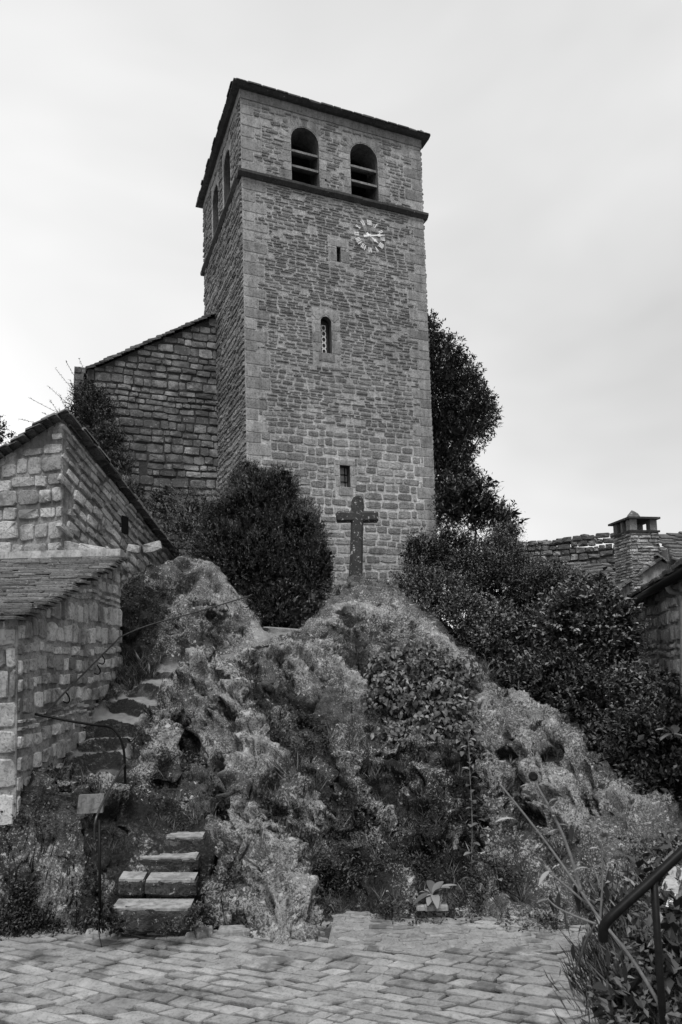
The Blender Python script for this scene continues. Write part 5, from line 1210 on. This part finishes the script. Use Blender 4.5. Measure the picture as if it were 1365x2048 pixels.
link('ground_cover', leaf_mesh('ground_cover', pos, dr, np.repeat(nn, per, 0) + rdir(rg, m_) * .5, rg.uniform(.025, .06, m_), rg.uniform(.015, .035, m_), 'moss_leaf', np.repeat(rg.random(len(pts)), per) * .5 + rg.random(m_) * .5), kind='stuff', label='small leaved creeping plants and moss covering the rock', category='ground cover')
# foot vegetation (darker, larger), only low on the rock and at the left foot
footm = vis * np.clip(1.15 - Z / np.where(XY[:, 0] < -2.2, .62, .55), 0, 1) * (XY[:, 1] > np.where(XY[:, 0] < -2.2, 7.35, 7.2)) * (perlin(V1 * 1.2 + 90) + np.where(XY[:, 0] < -2.2, .8, -.05) > 0) * (XY[:, 1] > 7.3) * (XY[:, 1] < 9.6)
footm = footm * (1 + 4 * (XY[:, 0] < -2.2))
pts, nn, rg = scatter(7500, footm, 2); per = 8; m_ = len(pts) * per
pos = np.repeat(pts, per, 0) + rg.normal(size=(m_, 3)) * .035 + np.repeat(nn, per, 0) * rg.uniform(0, .10, m_)[:, None]
link('foot_plants', leaf_mesh('foot_plants', pos, np.repeat(nn, per, 0) * .4 + rdir(rg, m_) + np.array([0, -.2, .2]), np.array([0, 0, 1.]) + rdir(rg, m_) * .6, rg.uniform(.02, .06, m_), rg.uniform(.012, .03, m_), 'moss_leaf', rg.random(m_)), kind='stuff', label='dark low plants growing along the foot of the rock', category='ground cover')
# grass tufts
grm = vis * np.clip(crease * 2.0 + (perlin(V1 * .8 + 33) > .15) * .5, 0, 1) * (N1[:, 2] > .45)
pts, nn, rg = scatter(800, grm, 3)
ex2 = [surf(*q) for q in ((985,1345),(1000,1355),(1015,1365),(1030,1380),(1045,1385),(960,1330),(975,1350),(250,1345),(265,1350),(280,1345),(690,1500),(710,1510),(260,1365),(300,1340),(560,1560),(600,1560),(640,1600),(740,1520))]
exv = np.array([np.array(V1[i]) for i in ex2 for _ in range(7)]) + rg.normal(size=(len(ex2) * 7, 3)) * .09
pts = np.concatenate([pts, exv]); nt_ = len(pts); per = 12; m_ = nt_ * per
sc_ = np.repeat(np.concatenate([rg.uniform(.5, 1.0, nt_ - len(exv)), rg.uniform(.9, 1.5, len(exv))]), per)
link('grass_tufts', leaf_mesh('grass_tufts', np.repeat(pts, per, 0) + rg.normal(size=(m_, 3)) * .025, np.array([0, -.1, 1.0]) + rdir(rg, m_) * .75, rdir(rg, m_), rg.uniform(.10, .26, m_) * sc_, np.full(m_, .009), 'grass', rg.random(m_)), kind='stuff', label='thin grass tufts in the hollows and cracks of the rock', category='grass')

# ---- climber on the rock: large overlapping leaves
cl_root = thing('climbing_shrub', 'round leaved climbing shrub hanging over the middle of the rock', 'climber', P(830, 1490, 12.2))
rg = np.random.default_rng(9); cb = [(P(830,1345,13.0), (.90,.5,.55)), (P(800,1400,12.7), (.62,.5,.55)), (P(870,1420,12.5), (.70,.5,.55)), (P(835,1470,12.2), (.78,.45,.34)), (P(905,1350,13.0), (.5,.5,.4)), (P(930,1480,11.9),(.25,.3,.35)), (P(775,1345,13.2),(.4,.4,.4))]
Q_ = []
for c, R_ in cb:
    n = int(1500 * R_[0] * R_[2] * 1.6); d_ = rdir(rg, n); d_[:, 1] = -np.abs(d_[:, 1]); rad = rg.random(n) ** (1 / 6) * (1 + .55 * perlin(d_ * 2.2 + c.x)); Q_.append(np.column_stack([c.x + d_[:, 0] * R_[0] * rad, c.y + d_[:, 1] * R_[1] * rad, c.z + d_[:, 2] * R_[2] * rad]))
Q_ = np.concatenate(Q_); n = len(Q_); ld = rdir(rg, n) * .7 + np.array([0, -.45, -.45]); ln = np.array([0, -.55, .8]) + rdir(rg, n) * .45; lz = rg.uniform(.07, .14, n)
order = np.argsort(-lz); ind = order[:280]; rest = order[280:]
lm = [leaf_mesh('leaf', [(0, 0, 0)], [(0, 1, 0)], [(0, 0, 1)], [1.0], [.78], 'climber_leaf', [.15 + k * .2], .10 + .05 * k, 'broad') for k in range(5)]
for j, i in enumerate(ind):
    Y_ = Vector(ld[i]).normalized(); X_ = Y_.cross(Vector(ln[i])).normalized(); Z_ = X_.cross(Y_); o = link('leaf', lm[j % 5], cl_root); s_ = float(lz[i]) * 1.12
    o.matrix_basis = Matrix(((X_.x * s_, Y_.x * s_, Z_.x * s_, Q_[i][0]), (X_.y * s_, Y_.y * s_, Z_.y * s_, Q_[i][1]), (X_.z * s_, Y_.z * s_, Z_.z * s_, Q_[i][2]), (0, 0, 0, 1)))
link('leaf_mass', leaf_mesh('leaf_mass', Q_[rest], ld[rest], ln[rest], lz[rest], lz[rest] * .75, 'climber_leaf', rg.random(len(rest)), .15, 'broad'), cl_root, kind='stuff')
m = MB()
for c, R_ in cb: m.tube(curve_pts([P(835, 1500, 12.3), P(835, 1440, 12.8).lerp(c, .5), c], 4), .012, 5)
m.build('stem', M['bark'], cl_root)
# ---- broad leaved rosette, tall stalks, dock
def rosette(name, label, c, n, L_, W__, mat, seed, cat='plant', elev=.5):
    rt = thing(name, label, cat, c); rr = random.Random(seed)
    for k in range(n):
        an = 2 * math.pi * k / n + rr.uniform(-.3, .3); el = rr.uniform(.15, elev * 2); m = MB(); d_ = Vector((math.cos(an), math.sin(an), 0)); sd_ = Vector((-d_.y, d_.x, 0)); L2 = L_ * rr.uniform(.8, 1.15); K = 6; vs = []
        for i in range(K + 1):
            t = i / K; w2 = W__ / 2 * math.sin(math.pi * (t * .86 + .1)) ** .8; p = c + d_ * L2 * t * math.cos(el * (1 - t * .6)) + Zv * L2 * (math.sin(el) * t - .55 * t * t * (1 - el * .4)); vs += [p - sd_ * w2 + Zv * w2 * .35, p, p + sd_ * w2 + Zv * w2 * .35]
        m.add(vs, [(3 * i, 3 * i + 1, 3 * i + 4, 3 * i + 3) for i in range(K)] + [(3 * i + 1, 3 * i + 2, 3 * i + 5, 3 * i + 4) for i in range(K)])
        me = m.mesh('leaf', M[mat], True); A_ = me.attributes.new('tone', 'FLOAT', 'POINT'); A_.data.foreach_set('value', np.full(len(vs), rr.uniform(.2, .9), np.float32)); link('leaf', me, rt)
    return rt
rosette('broad_leaf_plant', 'rosette plant with big broad leaves at the rock foot right of the middle', P(868, 1790, 8.35), 9, .27, .10, 'grass', 5)
rosette('broad_leaf_plant', 'small broad leaved plant by the shed corner above the boulder', P(115, 1545, 9.3), 7, .2, .07, 'grass', 6)
def stalk(name, label, pts, r_, leaves_, mat, seed, cat='plant', stemmat='stem', head=None):
    rt = thing(name, label, cat, pts[0]); cpts = curve_pts(pts, 5); MB().tube(cpts, [r_ * (1 - .5 * i / len(cpts)) for i in range(len(cpts))], 7).build('stem', M[stemmat], rt, True)
    for p, d_, L_, W__ in leaves_:
        d_ = Vector(d_).normalized(); sd_ = d_.cross(Zv).normalized() if abs(d_.z) < .95 else Vector((1, 0, 0)); K = 5; vs = []; up_ = sd_.cross(d_)
        for i in range(K + 1):
            t = i / K; w2 = W__ / 2 * math.sin(math.pi * (t * .88 + .08)); q_ = p + d_ * L_ * t - Zv * L_ * .35 * t * t; vs += [q_ - sd_ * w2 + up_ * w2 * .3, q_, q_ + sd_ * w2 + up_ * w2 * .3]
        m = MB(); m.add(vs, [(3 * i, 3 * i + 1, 3 * i + 4, 3 * i + 3) for i in range(K)] + [(3 * i + 1, 3 * i + 2, 3 * i + 5, 3 * i + 4) for i in range(K)]); me = m.mesh('leaf', M[mat], True)
        A_ = me.attributes.new('tone', 'FLOAT', 'POINT'); A_.data.foreach_set('value', np.full(len(vs), random.Random(int(p.x * 999)).random(), np.float32)); link('leaf', me, rt)
    return rt
rr = random.Random(12); lv = []
pts = [P(942,1770,9.0), P(945,1650,9.1), P(940,1540,9.2), P(936,1440,9.3), P(934,1395,9.35)]
for i, p in enumerate(curve_pts(pts, 7)):
    an = i * 2.4; lv.append((p, (math.cos(an), math.sin(an) * .8 - .3, .3), rr.uniform(.08, .15), rr.uniform(.06, .10)))
stalk('tall_mallow', 'tall leafy stalk standing against the rock right of the climber', pts, .008, lv, 'grass', 1)
pts = [P(1000,1790,8.6), P(985,1700,8.8), P(955,1640,9.0)]; lv = [(p, (math.cos(i * 2.4), -.4, .2), .12, .08) for i, p in enumerate(curve_pts(pts, 5))]
stalk('short_mallow', 'shorter leafy stalk beside the foot of the tall one', pts, .007, lv, 'grass', 2)

# ---- foreground bank with plants at the lower right
bk = MB(); bp = [(1.62,1.2),(1.66,3.2),(1.84,4.3),(2.35,5.5),(3.1,6.7),(4.6,7.3),(7,7.3),(7,1.2)]
bk.prism([Vector((x, y, -.1)) for x, y in bp], Zv * .92); bank = bk.build('planted_bank', M['soil'], kind='structure')
ss = []; r = random.Random(14)
for (x0, y0), (x1, y1) in zip(bp[:5], bp[1:6]):
    d_ = Vector((x1 - x0, y1 - y0, 0)); L = d_.length; d_.normalize(); nn_ = Vector((-d_.y, d_.x, 0))
    for it in layout(L, -.02, .84, lambda z: .2, lambda z: .36, .02, .01, (), None, r): ss.append((Vector((x0, y0, 0)) + d_ * it[0] + Zv * it[1] + nn_ * .0, d_, Zv, nn_, it[2], it[3], .07))
put_stones(bank, ss, 'shed_stone', 'rough', 'bank_stone', 60)
cb0 = P(1275, 2035, 4.15); ob = link('corner_stone', variant_mesh('cut', 3, 'apron', 'corner_stone'), None, label='pale squared stone block among the plants at the lower right', category='stone block')
ob.matrix_basis = Matrix.Translation(cb0 - Zv * .06) @ Matrix.Rotation(-.5, 4, 'Z') @ Matrix.Rotation(-1.2, 4, 'X') @ Matrix.Diagonal((.20, .09, .26, 1))
rg = np.random.default_rng(31)
def bladeclump(name, label, centre, spread, n, L0, L1, wd, mat, lean, seed):
    rg = np.random.default_rng(seed); rt = thing(name, label, 'grass clump', centre); q = np.array(centre) + rg.normal(size=(n, 3)) * np.array(spread); d_ = np.array(lean) + rdir(rg, n) * .45
    link('blades', leaf_mesh('blades', q, d_, rdir(rg, n), rg.uniform(L0, L1, n), np.full(n, wd), mat, rg.random(n)), rt, kind='stuff')
bladeclump('lavender_clump', 'dark spiky clump of thin stems spilling over the paving at the lower right', P(1262,2010,4.2), (.13,.22,.08), 1500, .06, .24, .007, 'tree_leaf', (-.35,-.1,.9), 1)
bladeclump('lavender_clump', 'second spiky clump just behind and right of the first by the railing post', P(1320,1960,4.6), (.18,.2,.10), 1400, .06, .26, .007, 'tree_leaf', (-.2,0,1), 2)
bladeclump('dry_grass_clump', 'pale dry grass stems behind the foreground rail', P(1290,1830,6.6), (.4,.3,.12), 260, .12, .34, .006, 'grass', (-.4,0,.8), 3)
plant('foreground_shrub', 'large leaved dark shrub behind the foreground railing post', 'shrub', [(1350,1960,4.0,.22,.25,.28),(1330,2060,3.7,.28,.25,.22),(1380,1880,4.4,.22,.25,.28)], 420, 7, .15, .06, .026, 'tree_leaf', 170, gap=-.3, trunk=.012)
plant('foreground_shrub', 'low twiggy shrub between the rail and the rock at the right edge', 'shrub', [(1330,1800,6.8,.38,.35,.25),(1255,1830,7.0,.4,.3,.15),(1380,1760,7.2,.4,.3,.3)], 520, 7, .2, .075, .03, 'shrub_leaf', 171, gap=.1, trunk=.012, up=.6)
plant('foreground_shrub', 'weedy growth under the rail end beside the paving', 'shrub', [(1235,1925,5.3,.14,.2,.15),(1290,1905,5.4,.28,.25,.22)], 330, 7, .16, .06, .02, 'tree_leaf', 172, gap=.1, trunk=.01)
# sunflowers gone to seed
dF = 3.25
st1 = [P(1336,2040,2.95), P(1300,1975,3.0), P(1262,1915,3.05), P(1225,1868,3.1), P(1200,1838,3.15), P(1160,1780,3.2), P(1100,1695,3.28), P(1050,1630,3.32), P(1000,1568,3.36)]
lv = [(P(1000,1572,3.36), (-1,0,.3), .05, .015), (P(1035,1640,3.33), (-.8,-.2,.3), .12, .03), (P(1088,1735,3.28), (-.5,-.2,.9), .09, .045), (P(1130,1730,3.25), (.3,-.3,.9), .08, .03)]
stalk('dead_sunflower', 'thick pale stem leaning left across the lower right, topless', st1, .0085, lv, 'pale_leaf', 3)
st2 = [P(1162,1782,3.2), P(1150,1740,3.22), P(1130,1680,3.25), P(1105,1625,3.27), P(1085,1590,3.28), P(1072,1566,3.3)]
lv = [(P(1075,1572,3.3), (-1,0,.35), .085, .028), (P(1075,1572,3.3), (.8,-.1,.5), .055, .02), (P(1097,1612,3.28), (.6,-.2,.9), .07, .05), (P(1113,1650,3.27), (1,-.1,.2), .07, .014), (P(1120,1660,3.27), (-.9,0,.1), .06, .014), (P(1150,1740,3.2), (.7,-.2,.4), .07, .02)]
sf = stalk('sunflower', 'drying sunflower stalk with a round black seed head and curled leaves', st2, .009, lv, 'pale_leaf', 4)
hc = P(1067, 1553, 3.3); m = MB(); K = 16
fd = Vector((-.15, -1, .25)).normalized(); fx = fd.cross(Zv).normalized(); fy = fx.cross(fd); vs = []
for rr_, dp_ in ((.0, .010), (.012, .012), (.019, .006), (.022, -.004), (.014, -.012)):
    for k in range(K): an = 2 * math.pi * k / K; vs.append(hc + (fx * math.cos(an) + fy * math.sin(an)) * (rr_ + .0012 * (k % 2)) + fd * dp_)
m.add(vs, [(a_ * K + k, a_ * K + (k + 1) % K, (a_ + 1) * K + (k + 1) % K, (a_ + 1) * K + k) for a_ in range(4) for k in range(K)]); m.build('seed_head', M['dark_head'], sf)
pm = []; pdx = []
for k in range(22): an = 2 * math.pi * k / 22; pm.append(hc + (fx * math.cos(an) + fy * math.sin(an)) * .020); pdx.append(fx * math.cos(an) + fy * math.sin(an))
link('petals', leaf_mesh('petals', pm, pdx, [fd] * 22, np.full(22, .010), np.full(22, .005), 'stem', np.full(22, .5)), sf)
def budhead(c, R_, parent, mat='pale_leaf', seed=1):
    rg = np.random.default_rng(seed); d_ = rdir(rg, 60); d_[:, 2] = np.abs(d_[:, 2]) * .8 - .1; link('flower_head', leaf_mesh('flower_head', np.array(c) + d_ * R_ * .3, d_, rdir(rg, 60), np.full(60, R_), np.full(60, R_ * .5), mat, rg.random(60)), parent)
budhead(P(1113,1630,3.26), .018, sf, seed=2)
st3 = [P(1200,1852,3.3), P(1204,1790,3.3), P(1206,1740,3.3), P(1203,1685,3.3)]
lv = [(P(1204,1700,3.3), (-.9,-.1,.5), .07, .018), (P(1205,1695,3.3), (.9,-.2,.3), .06, .012), (P(1206,1730,3.3), (-1,0,.0), .06, .012)]
s3 = stalk('thistle', 'upright stalk topped by a pale bristly seed head', st3, .0055, lv, 'pale_leaf', 5); budhead(P(1211,1674,3.3), .030, s3, seed=4)
lv = [(P(1180,1810,3.2), (.4,-.2,-.8), .1, .03), (P(1095,1800,3.25), (-1,0,.1), .05, .02)]
stalk('side_stem', 'slender curved side stem ending in a curled tip above the paving', [P(1192,1848,3.15), P(1150,1832,3.18), P(1115,1815,3.2), P(1095,1797,3.22)], .006, lv, 'pale_leaf', 6)
stalk('side_stem', 'slender side stem with a large pale leaf crossing the rock', [P(1175,1808,3.2), P(1130,1770,3.22), P(1098,1742,3.25), P(1075,1712,3.28)], .006, [(P(1100,1742,3.24), (-.8,-.2,-.5), .07, .035), (P(1078,1715,3.28), (-.6,0,.8), .05, .02)], 'pale_leaf', 7)
stalk('drooping_twig', 'drooping twig with shrivelled dark leaves over the paving', [P(1190,1850,3.1), P(1170,1885,3.1), P(1160,1930,3.1)], .005, [(P(1150,1960,3.1), (1,0,-.4), .09, .035), (P(1170,1890,3.1), (-.5,0,-.9), .08, .02), (P(1146,1890,3.1), (0,0,-1), .05, .02), (P(1160,1925,3.1), (-.6,0,-.7), .07, .02)], 'dry_leaf', 8, stemmat='bark')
dl = []
for px, py in ((1150,1770),(1155,1790),(1143,1650),(1212,1770),(1100,1790),(1118,1785),(1180,1830),(1170,1870),(1215,1900),(1250,1930)): dl.append((P(px, py, 3.22), (random.uniform(-.3,.3), 0, -1), .06, .022))
stalk('withered_leaves', 'shrivelled black leaves hanging from the thick leaning stem', [P(1160,1782,3.21), P(1165,1800,3.21), P(1168,1815,3.21)], .004, dl, 'dry_leaf', 9, stemmat='dark_head')
stalk('leaf_sprig', 'blurred sprig of large pale leaves at the right edge', [P(1420,1500,3.0), P(1375,1475,3.0), P(1345,1466,3.0)], .005, [(P(1348,1467,3.0), (-.8,-.2,1.0), .07, .035), (P(1352,1466,3.0), (-.2,-.2,.9), .06, .04), (P(1345,1467,3.0), (-1,-.2,-.1), .06, .03), (P(1372,1475,3.0), (.2,-.2,.6), .06, .04), (P(1340,1464,3.0), (-1,0,.55), .07, .03)], 'pale_leaf', 10)
